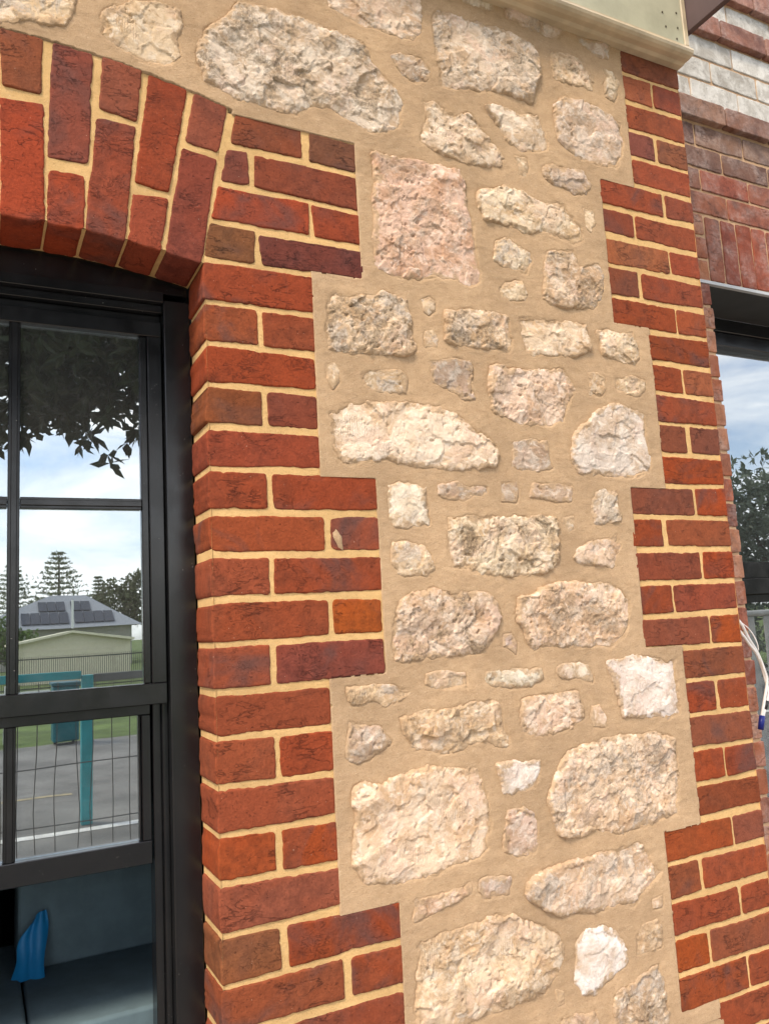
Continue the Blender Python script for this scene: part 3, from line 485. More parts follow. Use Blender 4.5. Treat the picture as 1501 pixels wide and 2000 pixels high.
# --- render sheet, a height field with hollows where the stones sit
def render_sheet(x0, x1, z0, z1, g, name, detailed=True, parent=None):
    xs, zs = np.linspace(x0, x1, int((x1 - x0) / g) + 1), np.linspace(z0, z1, int((z1 - z0) / g) + 1); X, Z = np.meshgrid(xs, zs)
    h = .0008 + .0011 * fbm(X / .09, Z / .06, 3, 3) + .0008 * fbm(X / .02, Z / .014, 5, 3); drop = np.zeros(X.shape, bool)
    if detailed:
        for k, poly in enumerate(polys):
            a, b = poly.min(0) - .03, poly.max(0) + .03
            i0, i1 = np.searchsorted(xs, [a[0], b[0]]); j0, j1 = np.searchsorted(zs, [a[1], b[1]])
            if i1 <= i0 or j1 <= j0: continue
            sl = (slice(j0, j1), slice(i0, i1))
            d, _ = stone_d(X[sl], Z[sl], poly, 1000 + 31 * k)
            gm = np.clip(vnoise(X[sl] / .035, Z[sl] / .035, 9) * 1.6 + .1, 0, 1)
            hh = h[sl] - .0026 * gm * np.exp(-(np.minimum(d, 0) / .0024) ** 2) * (d < .001) - .50 * np.clip(d, 0, .012)
            drop[sl] |= d > .020
            h[sl] = np.where(d > .010, -.012, hh)
        wob = .0022 * fbm(X / .014, Z / .014, 77, 4, .6)
        le, re = left_edge(Z + wob * .8), right_edge(Z + wob * .8)
        brickzone = ((X + wob < le) & (Z < 2.683)) | ((X + wob) > re)
        at = np.where(X < .07, arch_top(X), 2.683); brickzone |= (X < .3525) & (Z + wob < at) & (Z > np.where(X < .02, 2.0, 2.3605))
        h = np.where(brickzone, -.010, h)
        drop |= ((X + .02 < le) & (Z < 2.66) & (X > .03)) | (X - .02 > re) & (Z > .3)
        hole = (X < .012) & (Z < soffit(X) + .02)
    else: hole = (X > 2 * XC - .01) & (Z < 2.72)
    keep = ~(hole | drop); idx = np.arange(X.size).reshape(X.shape)
    cell = keep[:-1, :-1] & keep[1:, :-1] & keep[1:, 1:] & keep[:-1, 1:]
    q = np.stack([idx[:-1, :-1], idx[:-1, 1:], idx[1:, 1:], idx[1:, :-1]], -1)[cell]
    used = np.unique(q); remap = np.full(X.size, -1); remap[used] = np.arange(len(used))
    return mesh_obj(name, np.stack([X, -h, Z], -1).reshape(-1, 3)[used], remap[q], M_RENDER, parent, centre=False)
wall = render_sheet(-.72, XR - .004, .62, 3.40, .0026, 'wall', True, house)
render_sheet(-2.6, -.7215, 0, 3.40, .02, 'wall', False, house)
Solid().box(.20, 1.22, .0005, .05, 0, .6205).build('wall', M_RENDER, house)
for k, s in enumerate(STONES): make_stone(k, s[0], s[1], s[2], polys[k], wall)

# --- quoins: joint bed with the bricks as children
def sheet(verts, quads, x0, x1, z0, z1, y, seed, g=.006, side=None):
    nx, nz = max(2, int((x1 - x0) / g)), max(2, int((z1 - z0) / g))
    X, Z = np.meshgrid(np.linspace(x0, x1, nx), np.linspace(z0, z1, nz))
    n = .0007 * fbm(X / .02, Z / .02, seed, 3)
    n0 = sum(len(v) for v in verts); idx = np.arange(nx * nz).reshape(nz, nx) + n0
    P = np.stack([X, y + n, Z], -1) if side is None else np.stack([side + n, X, Z], -1)
    verts.append(P.reshape(-1, 3))
    q = np.stack([idx[:-1, :-1], idx[:-1, 1:], idx[1:, 1:], idx[1:, :-1]], -1).reshape(-1, 4)
    quads.append(q if side is None else q[:, ::-1])
v, f = [], []
for a, b, x in ((.60, .80, .236), (.80, 1.0475, .363), (1.0475, 1.4965, .236), (1.4965, 1.9115, .363), (1.9115, 2.3585, .236), (2.3585, 2.686, .355)):
    sheet(v, f, .0025 if a < 2.3 else .04, x, a, b, .0022, 9)
sheet(v, f, .0, .122, .0, 2.338, 0, 12, .008, side=.0028)
left_quoin = mesh_obj('quoin', np.concatenate(v), np.concatenate(f), M_JOINT, house, centre=False, label='stepped red brick quoin along the black window')
for b in LEFT:
    q = np.array(b[1:], float).reshape(4, 2) * .001
    brick(q, b[0], left_quoin, M_BRICK)
for c in range(8):                             # lower courses, below the frame of the photograph
    zt = .792 - c * .086
    if zt > .1: brick(rect(0, .235, zt - .071, zt), '8A3C2A', left_quoin, M_BRICK)
# a pale gouge with mortar pressed into one header
s = Solid(); n = 9
ring = [(.268 + .0085 * math.cos(a) * (1 + .25 * math.sin(3 * a)) - .30 * .021 * math.sin(a), 1.777 + .021 * math.sin(a) * (1 + .15 * math.cos(5 * a))) for a in [2 * math.pi * i / 18 for i in range(18)]]
s.v = [(x, .0006, z) for x, z in ring] + [(.268 + (x - .268) * .6, -.0022, 1.777 + (z - 1.777) * .6) for x, z in ring] + [(.267, -.0028, 1.778)]
s.f = [(i, (i + 1) % 18, 18 + (i + 1) % 18, 18 + i) for i in range(18)] + [(18 + i, 18 + (i + 1) % 18, 36) for i in range(18)]
s.build('mortar_smear', M_RENDER, left_quoin, smooth=True)
v, f = [], []
for a, b, x in ((.0, .660, 1.207), (.660, 1.0675, 1.084), (1.0675, 1.5025, 1.207), (1.5025, 1.912, 1.084), (1.912, 2.347, 1.207), (2.347, 2.7565, 1.084), (2.7565, 3.5, 1.207)):
    sheet(v, f, x, XR - .0025, a, b, .0022, 19)
sheet(v, f, 0, .33, 0, 3.5, 0, 22, .02, side=XR - .003); f[-1] = f[-1][:, ::-1]
right_quoin = mesh_obj('quoin', np.concatenate(v), np.concatenate(f), M_JOINT, house, centre=False, label='stepped red brick quoin at the outer corner')
for b in RIGHT: brick(np.array(b[1:], float).reshape(4, 2) * .001, b[0], right_quoin, M_BRICK)

# --- arch
v, f = [], []
nx, nz = 130, 60
xs = np.linspace(XC - .42, .062, nx); T = np.linspace(0, 1, nz)
X, TT = np.meshgrid(xs, T); so = np.where(np.abs(X - XC) < .339, soffit(X), 2.338) + .004
Zz = so + TT * (arch_top(X) - .001 - so)
idx = np.arange(X.size).reshape(X.shape)
v.append(np.stack([X, .0030 + .0007 * fbm(X / .02, Zz / .02, 41, 3), Zz], -1).reshape(-1, 3)); f.append(np.stack([idx[:-1, :-1], idx[:-1, 1:], idx[1:, 1:], idx[1:, :-1]], -1).reshape(-1, 4))
X, YY = np.meshgrid(np.linspace(XC - .336, .0, 100), np.linspace(.003, .135, 16)); idx = np.arange(X.size).reshape(X.shape) + nx * nz
v.append(np.stack([X, YY, soffit(X) + .003 + .0007 * fbm(X / .02, YY / .02, 43, 2)], -1).reshape(-1, 3)); f.append(np.stack([idx[:-1, :-1], idx[1:, :-1], idx[1:, 1:], idx[:-1, 1:]], -1).reshape(-1, 4)[:, ::-1])
arch = mesh_obj('arch', np.concatenate(v), np.concatenate(f), M_JOINT, house, centre=False, label='segmental red brick arch over the black window')
for b in ARCH:
    q = np.array(b[1:], float).reshape(4, 2) * .001
    for i in (2, 3):
        if q[i, 1] < 2.40: q[i, 1] = soffit(q[i, 0]) + (q[i, 0] % .011 - .0055) * .25
    for i in (0, 1):
        if q[i, 1] > 2.65: q[i, 1] = arch_top(q[i, 0]) - .001
    brick(q, b[0], arch, M_BRICK, depth=.122)

# --- left jamb of the opening, out of the frame
v, f = [], []
sheet(v, f, 2 * XC - .24, 2 * XC - .003, 0, 2.70, .0022, 29, .01); sheet(v, f, 0, .118, 0, 2.338, 0, 32, .01, side=2 * XC - .003); f[-1] = f[-1][:, ::-1]
far_quoin = mesh_obj('quoin', np.concatenate(v), np.concatenate(f), M_JOINT, house, centre=False)
for c in range(26):
    zt = 2.34 - c * .086; x1 = 2 * XC
    for a, b in ([(x1 - .235, x1)] if c % 2 == 0 else [(x1 - .235, x1 - .122), (x1 - .112, x1)]):
        brick(rect(a, b, zt - .071, zt), ('8E3B22', '84402C', '8A4028')[c % 3], far_quoin, M_BRICK, res=.012)

# --- fascia with its moulding at the eave, and the barge board
fas = Solid().box(-2.6, 1.4275, -.050, .06, 3.205, 3.62, .002).build('fascia', M_GREEN, house, label='sage green eave board with rusty screw heads')
prof = [(.004, 3.172), (-.020, 3.172), (-.030, 3.176), (-.046, 3.176), (-.056, 3.179), (-.0625, 3.185), (-.065, 3.192), (-.063, 3.199), (-.058, 3.204), (-.0535, 3.206), (-.0535, 3.212), (.004, 3.212)]
Solid().prism_x(prof, -2.6, 1.4325).build('moulding', M_MOULD, fas)
Solid().box(1.4145, 1.4318, -.0535, .0, 3.2125, 3.62, .002).build('corner_trim', M_MOULD, fas)
for x, z in ((1.385, 3.225), (1.393, 3.262), (1.345, 3.252), (1.337, 3.295), (1.394, 3.31), (1.10, 3.272)):
    s = Solid().tube([(x, -.0495, z), (x, -.0515, z)], .0032, 8); s.build('screw_head', M_SCREW, fas)
Solid().box(1.4335, 1.452, -.75, .05, 3.262, 3.72, .002).build('barge_board', M_PURPLE, house, label='dark plum barge board under the eave')

# --- sash window
WIN_X0 = 2 * XC
s = Solid()
s.box(-.055, -.001, .120, .20, .70, 2.302, .0015); s.box(WIN_X0 + .001, WIN_X0 + .055, .120, .20, .70, 2.302, .0015)
s.box(WIN_X0 + .0555, -.0555, .1185, .20, 2.296, 2.3185, .0012)
s.box(WIN_X0 + .002, -.002, .132, .20, 2.3195, 2.40, .001)
s.box(WIN_X0 + .0555, -.0555, .136, .20, 2.279, 2.2955, .001); s.box(WIN_X0 + .0555, -.0555, .156, .20, 2.262, 2.2785, .001)
s.box(-.066, -.0555, .150, .20, .70, 2.2615, .001); s.box(-.082, -.0665, .166, .21, .70, 1.468, .001)
s.box(WIN_X0 + .0555, WIN_X0 + .066, .150, .20, .70, 2.2615, .001); s.box(WIN_X0 + .0665, WIN_X0 + .082, .166, .21, .70, 1.468, .001)
s.box(WIN_X0 - .03, .0, .06, .21, .64, .70, .003)
window = s.build('window', M_BLACK, house, label='black framed sash window with glazing bars')
def sash(name, y, xa, xb, z0, z1, tr, br, st, bars_x, bar_z, glass_y):
    Solid().box(xa, xb, y, y + .034, z1 - tr, z1, .0015).build('top_rail', M_BLACK, window)
    Solid().box(xa, xb, y - (.002 if name == 'lower' else .0), y + .034, z0, z0 + br, .0015).build('meeting_rail' if name == 'upper' else 'bottom_rail', M_BLACK, window)
    for a, b, bead in ((xa, xa + st, 1), (xb - st, xb, -1)):
        q = Solid().box(a, b, y + .0004, y + .034, z0 + br + .0003, z1 - tr - .0003, .0015)
        e = b if bead > 0 else a
        q.box(*sorted((e + bead * .0003, e + bead * (.015 if name == 'upper' else .005))), y + .007, y + .03, z0 + br + .0003, z1 - tr - .0003, .002)
        q.build('stile', M_BLACK, window)
    for bx in bars_x:
        q = Solid().box(bx - .0105, bx + .0105, y + .006, y + .03, z0 + br + .0003, z1 - tr - .0003, .001)
        q.box(bx - .0055, bx + .0055, y + .001, y + .0058, z0 + br + .0003, z1 - tr - .0003, .001); q.build('glazing_bar', M_BLACK, window)
    xs = [xa + st] + [t for b in bars_x for t in (b - .0108, b + .0108)] + [xb - st]
    zs = [z0 + br, z1 - tr]
    if bar_z:
        for i in range(0, len(xs), 2):
            q = Solid().box(xs[i] + .0155, xs[i + 1] - .0005, y + .006, y + .03, bar_z - .011, bar_z + .011, .001) if i == 0 else Solid().box(xs[i] + .0005, xs[i + 1] - .0155, y + .006, y + .03, bar_z - .011, bar_z + .011, .001)
            a, b = (xs[i] + .0155, xs[i + 1] - .0005) if i == 0 else (xs[i] + .0005, xs[i + 1] - .0155)
            q.box(a, b, y + .001, y + .0058, bar_z - .0055, bar_z + .0055, .001); q.build('glazing_bar', M_BLACK, window)
        zs = [z0 + br, bar_z, z1 - tr]
    for i in range(0, len(xs), 2):
        for j in range(len(zs) - 1):
            Solid().box(xs[i], xs[i + 1], glass_y, glass_y + .004, zs[j] + .0002, zs[j + 1] - .0002).build('pane', M_GLASS, window)
sash('upper', .139, WIN_X0 + .058, -.0575, 1.467, 2.259, .0325, .041, .029, [XC], 1.868, .155)
sash('lower', .171, WIN_X0 + .085, -.0855, 1.161, 1.466, .02, .043, .0175, [XC - .002], None, .187)

# --- dark room behind the window
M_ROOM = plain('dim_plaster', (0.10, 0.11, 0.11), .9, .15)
room = Solid()
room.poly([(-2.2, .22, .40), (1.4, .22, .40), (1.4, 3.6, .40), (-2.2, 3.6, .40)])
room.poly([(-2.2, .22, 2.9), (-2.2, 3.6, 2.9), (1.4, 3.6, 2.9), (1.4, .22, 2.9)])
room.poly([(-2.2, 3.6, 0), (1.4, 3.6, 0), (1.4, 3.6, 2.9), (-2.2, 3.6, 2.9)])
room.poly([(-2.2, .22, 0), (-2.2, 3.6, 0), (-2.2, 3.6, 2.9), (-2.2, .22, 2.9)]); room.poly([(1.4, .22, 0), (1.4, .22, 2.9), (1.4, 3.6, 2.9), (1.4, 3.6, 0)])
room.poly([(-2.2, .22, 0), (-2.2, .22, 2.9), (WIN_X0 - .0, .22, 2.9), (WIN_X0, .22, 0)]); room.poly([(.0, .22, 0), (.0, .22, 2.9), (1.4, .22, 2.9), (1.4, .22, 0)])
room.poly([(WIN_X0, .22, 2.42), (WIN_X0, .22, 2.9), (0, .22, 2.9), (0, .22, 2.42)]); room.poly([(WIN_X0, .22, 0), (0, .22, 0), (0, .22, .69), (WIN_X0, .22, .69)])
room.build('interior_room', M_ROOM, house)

# ================================================================== SOFA SEEN THROUGH THE RAISED SASH
M_SOFA = plain('grey_upholstery', (0.105, 0.15, 0.17), .85, .10, 20, .0006, 700)
M_BLUE = plain('blue_plastic', (0.004, 0.17, 0.40), .55, .12, 8, spec=.5)
M_TEAL = plain('teal_paint', (0.03, 0.30, 0.33), .5, .12)
sofa = empty('sofa', (-.1, .55, .40), label='grey upholstered sofa inside the room, seen below the raised sash', cat='sofa')
def cushion(name, x0, x1, y0, y1, z0, z1, b, mat, parent, tilt=0.0):
    me_o = Solid().box(x0, x1, y0, y1, z0, z1, .006).build(name, mat, parent)
    md = me_o.modifiers.new('soft', 'BEVEL'); md.width = b; md.segments = 4
    for pl in me_o.data.polygons: pl.use_smooth = True
    return me_o
cushion('seat', -.298, .75, .27, .62, .60, .862, .02, M_SOFA, sofa); cushion('backrest', -.305, .75, .625, .80, .60, 1.22, .02, M_SOFA, sofa)
cushion('armrest', -.56, -.302, .25, .80, .45, .868, .03, M_SOFA, sofa); Solid().box(-.55, .75, .30, .78, .40, .598, .01).build('base', M_SOFA, sofa)
s = Solid(); NN = 13
def cloth_pt(u, v):
    xa = -.322 + .040 * v ** 1.3 + .006 * math.sin(7 * v); xb = -.247 - .006 * math.sin(5 * v + 1); za = .866 - .006 * u; zb = .965 + .026 * min(1, 1.8 * u) - .004 * u
    return (xa + (xb - xa) * u, .612 - .012 * abs(math.sin(5.5 * u + 1.2 * v)) - .05 * (1 - v) ** 3, za + (zb - za) * v)
for dy in (0, -.003):
    s.v += [(lambda p: (p[0], p[1] + dy, p[2]))(cloth_pt(i / (NN - 1), j / (NN - 1))) for j in range(NN) for i in range(NN)]
for k in (0, 1):
    for j in range(NN - 1):
        for i in range(NN - 1):
            q = [k * NN * NN + t for t in (j * NN + i, j * NN + i + 1, (j + 1) * NN + i + 1, (j + 1) * NN + i)]; s.f.append(tuple(q) if k else tuple(reversed(q)))
cl = s.build('blue_cover', M_BLUE, None, smooth=True, label='blue plastic cover tucked against the grey sofa back', cat='cover')

# ================================================================== BRICK EXTENSION, SET BACK AT THE RIGHT
EY = .33
ext = empty('brick_extension', (1.43, EY, 0), label='set-back extension of weathered purple brick with pale grey block bands', cat='building')
OX0, OX1, OZ0, OZ1 = 1.868, 2.96, .80, 2.716
s = Solid()
def slab(x0, x1, z0, z1, y=EY + .004): s.box(x0, x1, y, y + .10, z0, z1)
slab(1.3, OX0 - .004, 0, OZ1 + .004); slab(OX1 + .004, 4.4, 0, OZ1 + .004); slab(OX0 - .003, OX1 + .003, 0, OZ0); slab(1.3, 4.4, OZ1 + .0045, 4.6)
ewall = s.build('wall', M_EJOINT, ext)
ECOL = ['8A5E52', '84524A', '8E5C50', '7A4E48', '8A5650', '7E5048', '8E5446']
rng = random.Random(4)
def ebrick(x0, x1, z0, z1, cols=ECOL, y=EY, mat=None, depth=.06, k=K, name='brick'):
    return brick(rect(x0, x1, z0, z1), rng.choice(cols), ewall, mat or M_EBRICK, y0=y, depth=depth, res=.008, k=k, name=name)
STRIP = ['A0705C', '96604E', 'A87C6C', '8E5446', '9C6450', 'A4583E', '7E4A40']
n = 0; z = 2.966
while z > .1:
    e = OX0 + rng.uniform(-.004, .004) + (.006 if z > 2.72 else 0)
    if n % 2 == 0: ebrick(1.640, e, z - .074, z, STRIP)
    else: ebrick(1.520, 1.740, z - .074, z, STRIP); ebrick(1.752, e, z - .074, z, STRIP)
    z -= .0862; n += 1
x = 1.8815
while x < OX1 + .1:                              # soldier course
    ebrick(x, x + .0705, 2.726, 2.962, ['8E4E40', '7E443A', '84483C', '7A4A44', '8A5A50']); x += .0800
def run(z0, z1, joint, cols, y=EY, mat=None, step=.2485, name='brick'):
    x = joint - step * math.ceil((joint - 1.40) / step)
    while x < 3.3:
        ebrick(max(x, 1.32) + .005, x + step - .005, z0, z1, cols, y, mat, name=name); x += step
run(2.976, 3.054, 2.007, ['8A5448', '844E46', '8E5C4E', '7A4A48']); run(3.066, 3.141, 1.885, ['7C5A54', '865850', '8A5046']); run(3.153, 3.228, 2.006, ['604C52', '6E5450', '785A56']); run(3.240, 3.318, 1.880, ['7E6660', '86706A', '705656'])
run(3.334, 3.408, 2.030, ['8A6E66', '7E605A'], EY - .022)
GREYS = ['FFFFFF']
run(3.418, 3.500, 1.888, GREYS, EY, M_GREY, name='block'); run(3.512, 3.594, 2.005, GREYS, EY, M_GREY, name='block'); run(3.606, 3.686, 1.882, GREYS, EY, M_GREY, name='block')
run(3.699, 3.774, 2.06, ['8A645E', '96706A'], EY - .022); run(3.786, 3.866, 2.13, GREYS, EY, M_GREY, name='block'); run(3.880, 3.958, 2.02, ['8A645E', '96706A'], EY - .022)
run(3.97, 4.05, 1.9, GREYS, EY, M_GREY, name='block')
Solid().box(OX0 - .05, OX1 + .05, EY + .012, EY + .225, 2.7085, 2.7155).build('lintel', M_DARKSOFFIT, ext)
Solid().box(OX0 - .05, OX1 + .05, EY - .004, EY + .0115, 2.7085, 2.7195).build('lintel_edge', M_STEEL, ext)
s = Solid(); WY = EY + .225
s.box(OX0 + .001, OX1 - .001, WY, WY + .09, 2.655, 2.708, .002); s.box(OX0 + .001, OX1 - .001, WY + .012, WY + .09, 2.602, 2.6545, .002)
s.box(OX0 + .001, OX0 + .075, WY, WY + .09, OZ0, 2.6015, .002); s.box(OX1 - .075, OX1 - .001, WY, WY + .09, OZ0, 2.6015, .002)
s.box(OX0 + .076, OX1 - .076, WY + .012, WY + .09, 1.692, 1.7535, .002); s.box(OX0 + .076, OX1 - .076, WY + .002, WY + .09, 1.632, 1.6915, .002); s.box(OX0 + .076, OX1 - .076, WY + .02, WY + .09, 1.602, 1.6315, .001)
s.box(OX0 + .001, OX1 - .001, WY - .05, WY + .09, OZ0 - .06, OZ0 - .001, .002)
ew = s.build('window', M_BLACK, ext, label='black framed window of the extension')
Solid().box(OX0 + .0755, OX1 - .0755, WY + .05, WY + .054, 1.754, 2.6015).build('pane', M_GLASS, ew)
Solid().box(OX0 + .0755, OX1 - .0755, WY + .05, WY + .054, OZ0, 1.6015).build('pane', M_GLASS, ew)
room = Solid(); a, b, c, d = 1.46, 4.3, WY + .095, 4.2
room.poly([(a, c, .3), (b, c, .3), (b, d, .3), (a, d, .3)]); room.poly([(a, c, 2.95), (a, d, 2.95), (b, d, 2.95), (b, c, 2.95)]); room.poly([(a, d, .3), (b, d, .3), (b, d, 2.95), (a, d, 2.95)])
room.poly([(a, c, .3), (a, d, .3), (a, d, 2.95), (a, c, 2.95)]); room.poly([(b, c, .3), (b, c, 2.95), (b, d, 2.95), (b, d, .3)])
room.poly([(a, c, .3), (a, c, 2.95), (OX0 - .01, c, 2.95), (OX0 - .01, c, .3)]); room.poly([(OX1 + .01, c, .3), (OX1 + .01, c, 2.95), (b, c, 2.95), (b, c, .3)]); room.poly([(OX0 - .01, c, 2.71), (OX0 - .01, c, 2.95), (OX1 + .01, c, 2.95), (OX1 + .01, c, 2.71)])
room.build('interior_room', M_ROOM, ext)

# --- loose cable tails
M_CABLE = plain('white_cable', (0.74, 0.70, 0.68), .4, .05); M_TAPE = plain('black_tape', (0.02, 0.02, 0.02), .4, .1); M_CAP = plain('blue_insulation', (0.01, 0.018, 0.17), .35, .1)
cab = empty('cable_tails', (1.69, .20, 1.5), label='loose white electrical cables with blue taped end hanging at the corner', cat='cable')
def spline(pts, n=6):
    pts = [Vector(p) for p in pts]; out = []
    for i in range(len(pts) - 1):
        p0, p1, p2, p3 = pts[max(i - 1, 0)], pts[i], pts[i + 1], pts[min(i + 2, len(pts) - 1)]
        for j in range(n):
            t = j / n; out.append(.5 * ((2 * p1) + (p2 - p0) * t + (2 * p0 - 5 * p1 + 4 * p2 - p3) * t * t + (3 * p1 - p0 - 3 * p2 + p3) * t ** 3))
    return out + [pts[-1]]
c1 = [(1.56, .335, 1.66), (1.62, .29, 1.60), (1.664, .22, 1.561), (1.674, .2, 1.54), (1.698, .2, 1.497), (1.731, .2, 1.449), (1.753, .2, 1.393), (1.759, .2, 1.362), (1.742, .2, 1.318), (1.72, .2, 1.267), (1.714, .2, 1.254)]
c2 = [(1.55, .335, 1.63), (1.61, .30, 1.585), (1.659, .215, 1.53), (1.675, .2, 1.506), (1.699, .2, 1.477), (1.724, .2, 1.449), (1.747, .205, 1.412), (1.758, .205, 1.37), (1.76, .2, 1.331), (1.749, .2, 1.302), (1.73, .2, 1.273), (1.722, .2, 1.256)]
cw = [(1.66, .335, 1.60), (1.697, .25, 1.559), (1.713, .22, 1.534), (1.728, .21, 1.511), (1.734, .2, 1.48), (1.737, .2, 1.456)]
Solid().tube(spline(c1), .0044, 8).build('cable', M_CABLE, cab, smooth=True); Solid().tube(spline(c2), .0044, 8).build('cable', M_CABLE, cab, smooth=True); Solid().tube(spline(cw), .0016, 6).build('wire', M_CABLE, cab, smooth=True)
Solid().tube([(1.7195, .2, 1.262), (1.7055, .2, 1.223)], .0088, 10).build('blue_end', M_CAP, cab, smooth=True); Solid().tube([(1.748, .2, 1.303), (1.734, .2, 1.280)], .0062, 10).build('tape', M_TAPE, cab, smooth=True)


# ================================================================== GROUND AND STREET (seen in the window reflections)
M_PAVE = plain('sandy_concrete', (0.33, 0.29, 0.24), .9, .18, 3, .002, 60); M_ASPH = plain('worn_asphalt', (0.19, 0.18, 0.168), .9, .28, 1.2, .003, 90)
M_GRASS = plain('dry_grass', (0.10, 0.14, 0.035), .95, .4, .8, .03, 12); M_LINE = plain('road_paint', (0.72, 0.70, 0.66), .7, .15); M_YLINE = plain('faded_yellow_paint', (0.34, 0.28, 0.17), .8, .3)
def flat(name, x0, x1, y0, y1, z, mat, parent=None, **kw):
    return Solid().poly([(x0, y0, z), (x1, y0, z), (x1, y1, z), (x0, y1, z)]).build(name, mat, parent, **kw)
s = Solid()
rows = [(40, -.012), (-12.5, -.012), (-14, -.02), (-44, -1.2), (-900, -1.3)]
for (ya, za), (yb, zb) in zip(rows, rows[1:]): s.poly([(-700, yb, zb), (900, yb, zb), (900, ya, za), (-700, ya, za)])
s.build('ground', M_GRASS, None, kind='structure')
flat('pavement', -40, 60, -3.2, .30, 0, M_PAVE, kind='structure')
road = flat('road', -120, 160, -12.4, -3.2, -.006, M_ASPH, kind='structure')
flat('lane_line', -60, 80, -5.82, -5.68, -.002, M_LINE, road); flat('lane_line', -60, .55, -7.6, -7.5, -.002, M_YLINE, road)

# --- temporary mesh fence behind the photographer
M_WIRE = plain('galvanised_wire', (0.10, 0.10, 0.10), .5, .1, metal=.5)
fen = empty('mesh_fence', (.4, -2.65, 0), label='temporary wire mesh fence on the pavement, reflected in the lower sash', cat='fence')
rng = random.Random(8); s = Solid()
for i in range(56):
    x = -2.0 + .09 * i; k = rng.uniform(-.02, .02)
    s.tube([(x, -2.65, .06), (x + k * .3, -2.65, .45), (x + k, -2.65 + k, .75), (x + k * .2, -2.65, 1.05), (x, -2.65, 1.40)], .0030, 4)
for j in range(5): s.tube([(-2.0, -2.646, .12 + .285 * j), (3.0, -2.646, .12 + .285 * j)], .0030, 4)
s.build('wire_mesh', M_WIRE, fen, kind='stuff')
for x in (-2.03, .98 - .02, 3.03): Solid().tube([(x, -2.65, .0), (x, -2.65, 1.46)], .016, 10).build('post', M_WIRE, fen, smooth=True)

# --- teal steel frame across the street
tf = empty('teal_barrier', (.1, -6, 0), label='teal painted steel barrier rail on a square post, reflected in the window', cat='barrier')
Solid().box(-2.2, .46, -6.03, -5.97, 1.27, 1.34, .004).build('rail', M_TEAL, tf); Solid().box(.465, .56, -6.05, -5.95, -.006, 1.30, .004).build('post', M_TEAL, tf)
Solid().box(-2.25, -2.15, -6.05, -5.95, -.006, 1.268, .004).build('post', M_TEAL, tf); Solid().box(.565, 3.2, -6.02, -5.98, 1.235, 1.305, .004).build('rail', plain('grey_rail', (.12, .13, .13), .5), tf)
Solid().box(3.15, 3.25, -6.05, -5.95, -.006, 1.234, .004).build('post', M_TEAL, tf)
pf = empty('picket_fence', (-.6, -13.2, 0), label='low white picket fence on the far kerb, reflected behind the teal barrier', cat='fence')
M_WHITE = plain('white_paint', (.78, .77, .73), .6, .06)
pk = Solid().box(-.045, .045, -.012, .012, 0, .95, .004)
me = pk.build('picket', M_WHITE, pf); me.location = Vector((-2.4, 0, .46))
for i in range(1, 21):
    o = me.copy(); COL.objects.link(o); o.location.x = -2.4 + i * .155
for z in (.25, .75): Solid().box(-3.1, .75, -13.23, -13.21, z, z + .07).build('rail', M_WHITE, pf)

tb = empty('teal_bin', (.9, -12.2, 0), label='teal wheeled bin at the far kerb, reflected left of the teal post', cat='bin')
Solid().box(.70, 1.10, -12.4, -12.0, .05, .92, .02).build('body', plain('dark_teal_plastic', (.01, .13, .15), .5), tb); Solid().box(.68, 1.12, -12.43, -11.97, .925, .98, .01).build('lid', plain('dark_teal_lid', (.01, .09, .11), .5), tb)
for x in (.74, 1.02): Solid().tube([(x, -12.36, .07), (x + .04, -12.36, .07)], .076, 14).build('wheel', M_TAPE, tb)

# --- iron railings, garage, grey roofed house
M_IRON = plain('dark_iron', (.03, .03, .03), .6); M_CREAM = plain('cream_cladding', (.74, .68, .50), .6, .06); M_ROOF = plain('grey_iron_roof', (.27, .28, .30), .5, .08); M_PANEL = plain('solar_cell', (.015, .018, .03), .15, .1, spec=.5)  # roof grey lightened, reflection haze put into its colour
fe = empty('iron_fence', (6, -48, -1.2), label='dark iron bar fence in front of the cream garage', cat='fence')
s = Solid()
for i in range(210):
    x = -8 + .115 * i; s.box(x - .012, x + .012, -48.012, -47.988, -1.2, .87)
s.build('bars', M_IRON, fe, kind='stuff'); s = Solid(); s.box(-8, 16.2, -48.03, -47.97, .70, .76); s.box(-8, 16.2, -48.03, -47.97, -.9, -.84); s.build('rail', M_IRON, fe)
ga = empty('garage', (5.84, -60, -1.2), label='cream corrugated garage with a low gable across the street', cat='garage')
s = Solid(); x0, x1, ze, za, y = 1.9, 9.78, 1.50, 2.22, -60
nrib = 64
for i in range(nrib):
    a, b = x0 + (x1 - x0) * i / nrib, x0 + (x1 - x0) * (i + 1) / nrib
    zt = lambda x: za - (za - ze) * abs(x - 5.84) / 3.94
    s.poly([(b, y, -1.3), (b - .03, y, -1.3), (b - .03, y, zt(b - .03)), (b, y, zt(b))]); s.poly([(b - .03, y - .03, -1.3), (a, y - .03, -1.3), (a, y - .03, zt(a)), (b - .03, y - .03, zt(b - .03))])
s.build('gable_wall', M_CREAM, ga); Solid().box(x0 + .02, x1 - .02, -68, -60.04, -1.3, 1.45).build('wall', M_CREAM, ga)
s = Solid()
for sx in (-1, 1):
    xe = 5.84 + sx * 4.15; n = len(s.v)
    s.v += [(5.84, -59.6, 2.36), (xe, -59.6, 1.60), (xe, -68, 1.60), (5.84, -68, 2.36), (5.84, -59.6, 2.20), (xe, -59.6, 1.44), (xe, -68, 1.44), (5.84, -68, 2.20)]
    s.f += [tuple(n + i for i in q) for q in ((0, 1, 2, 3), (7, 6, 5, 4), (0, 4, 5, 1), (1, 5, 6, 2))]
s.build('roof', M_CREAM, ga); Solid().box(2.6, 8.6, -59.96, -59.94, -1.3, 1.05).build('door', plain('garage_door', (.66, .60, .43), .5, .05), ga)
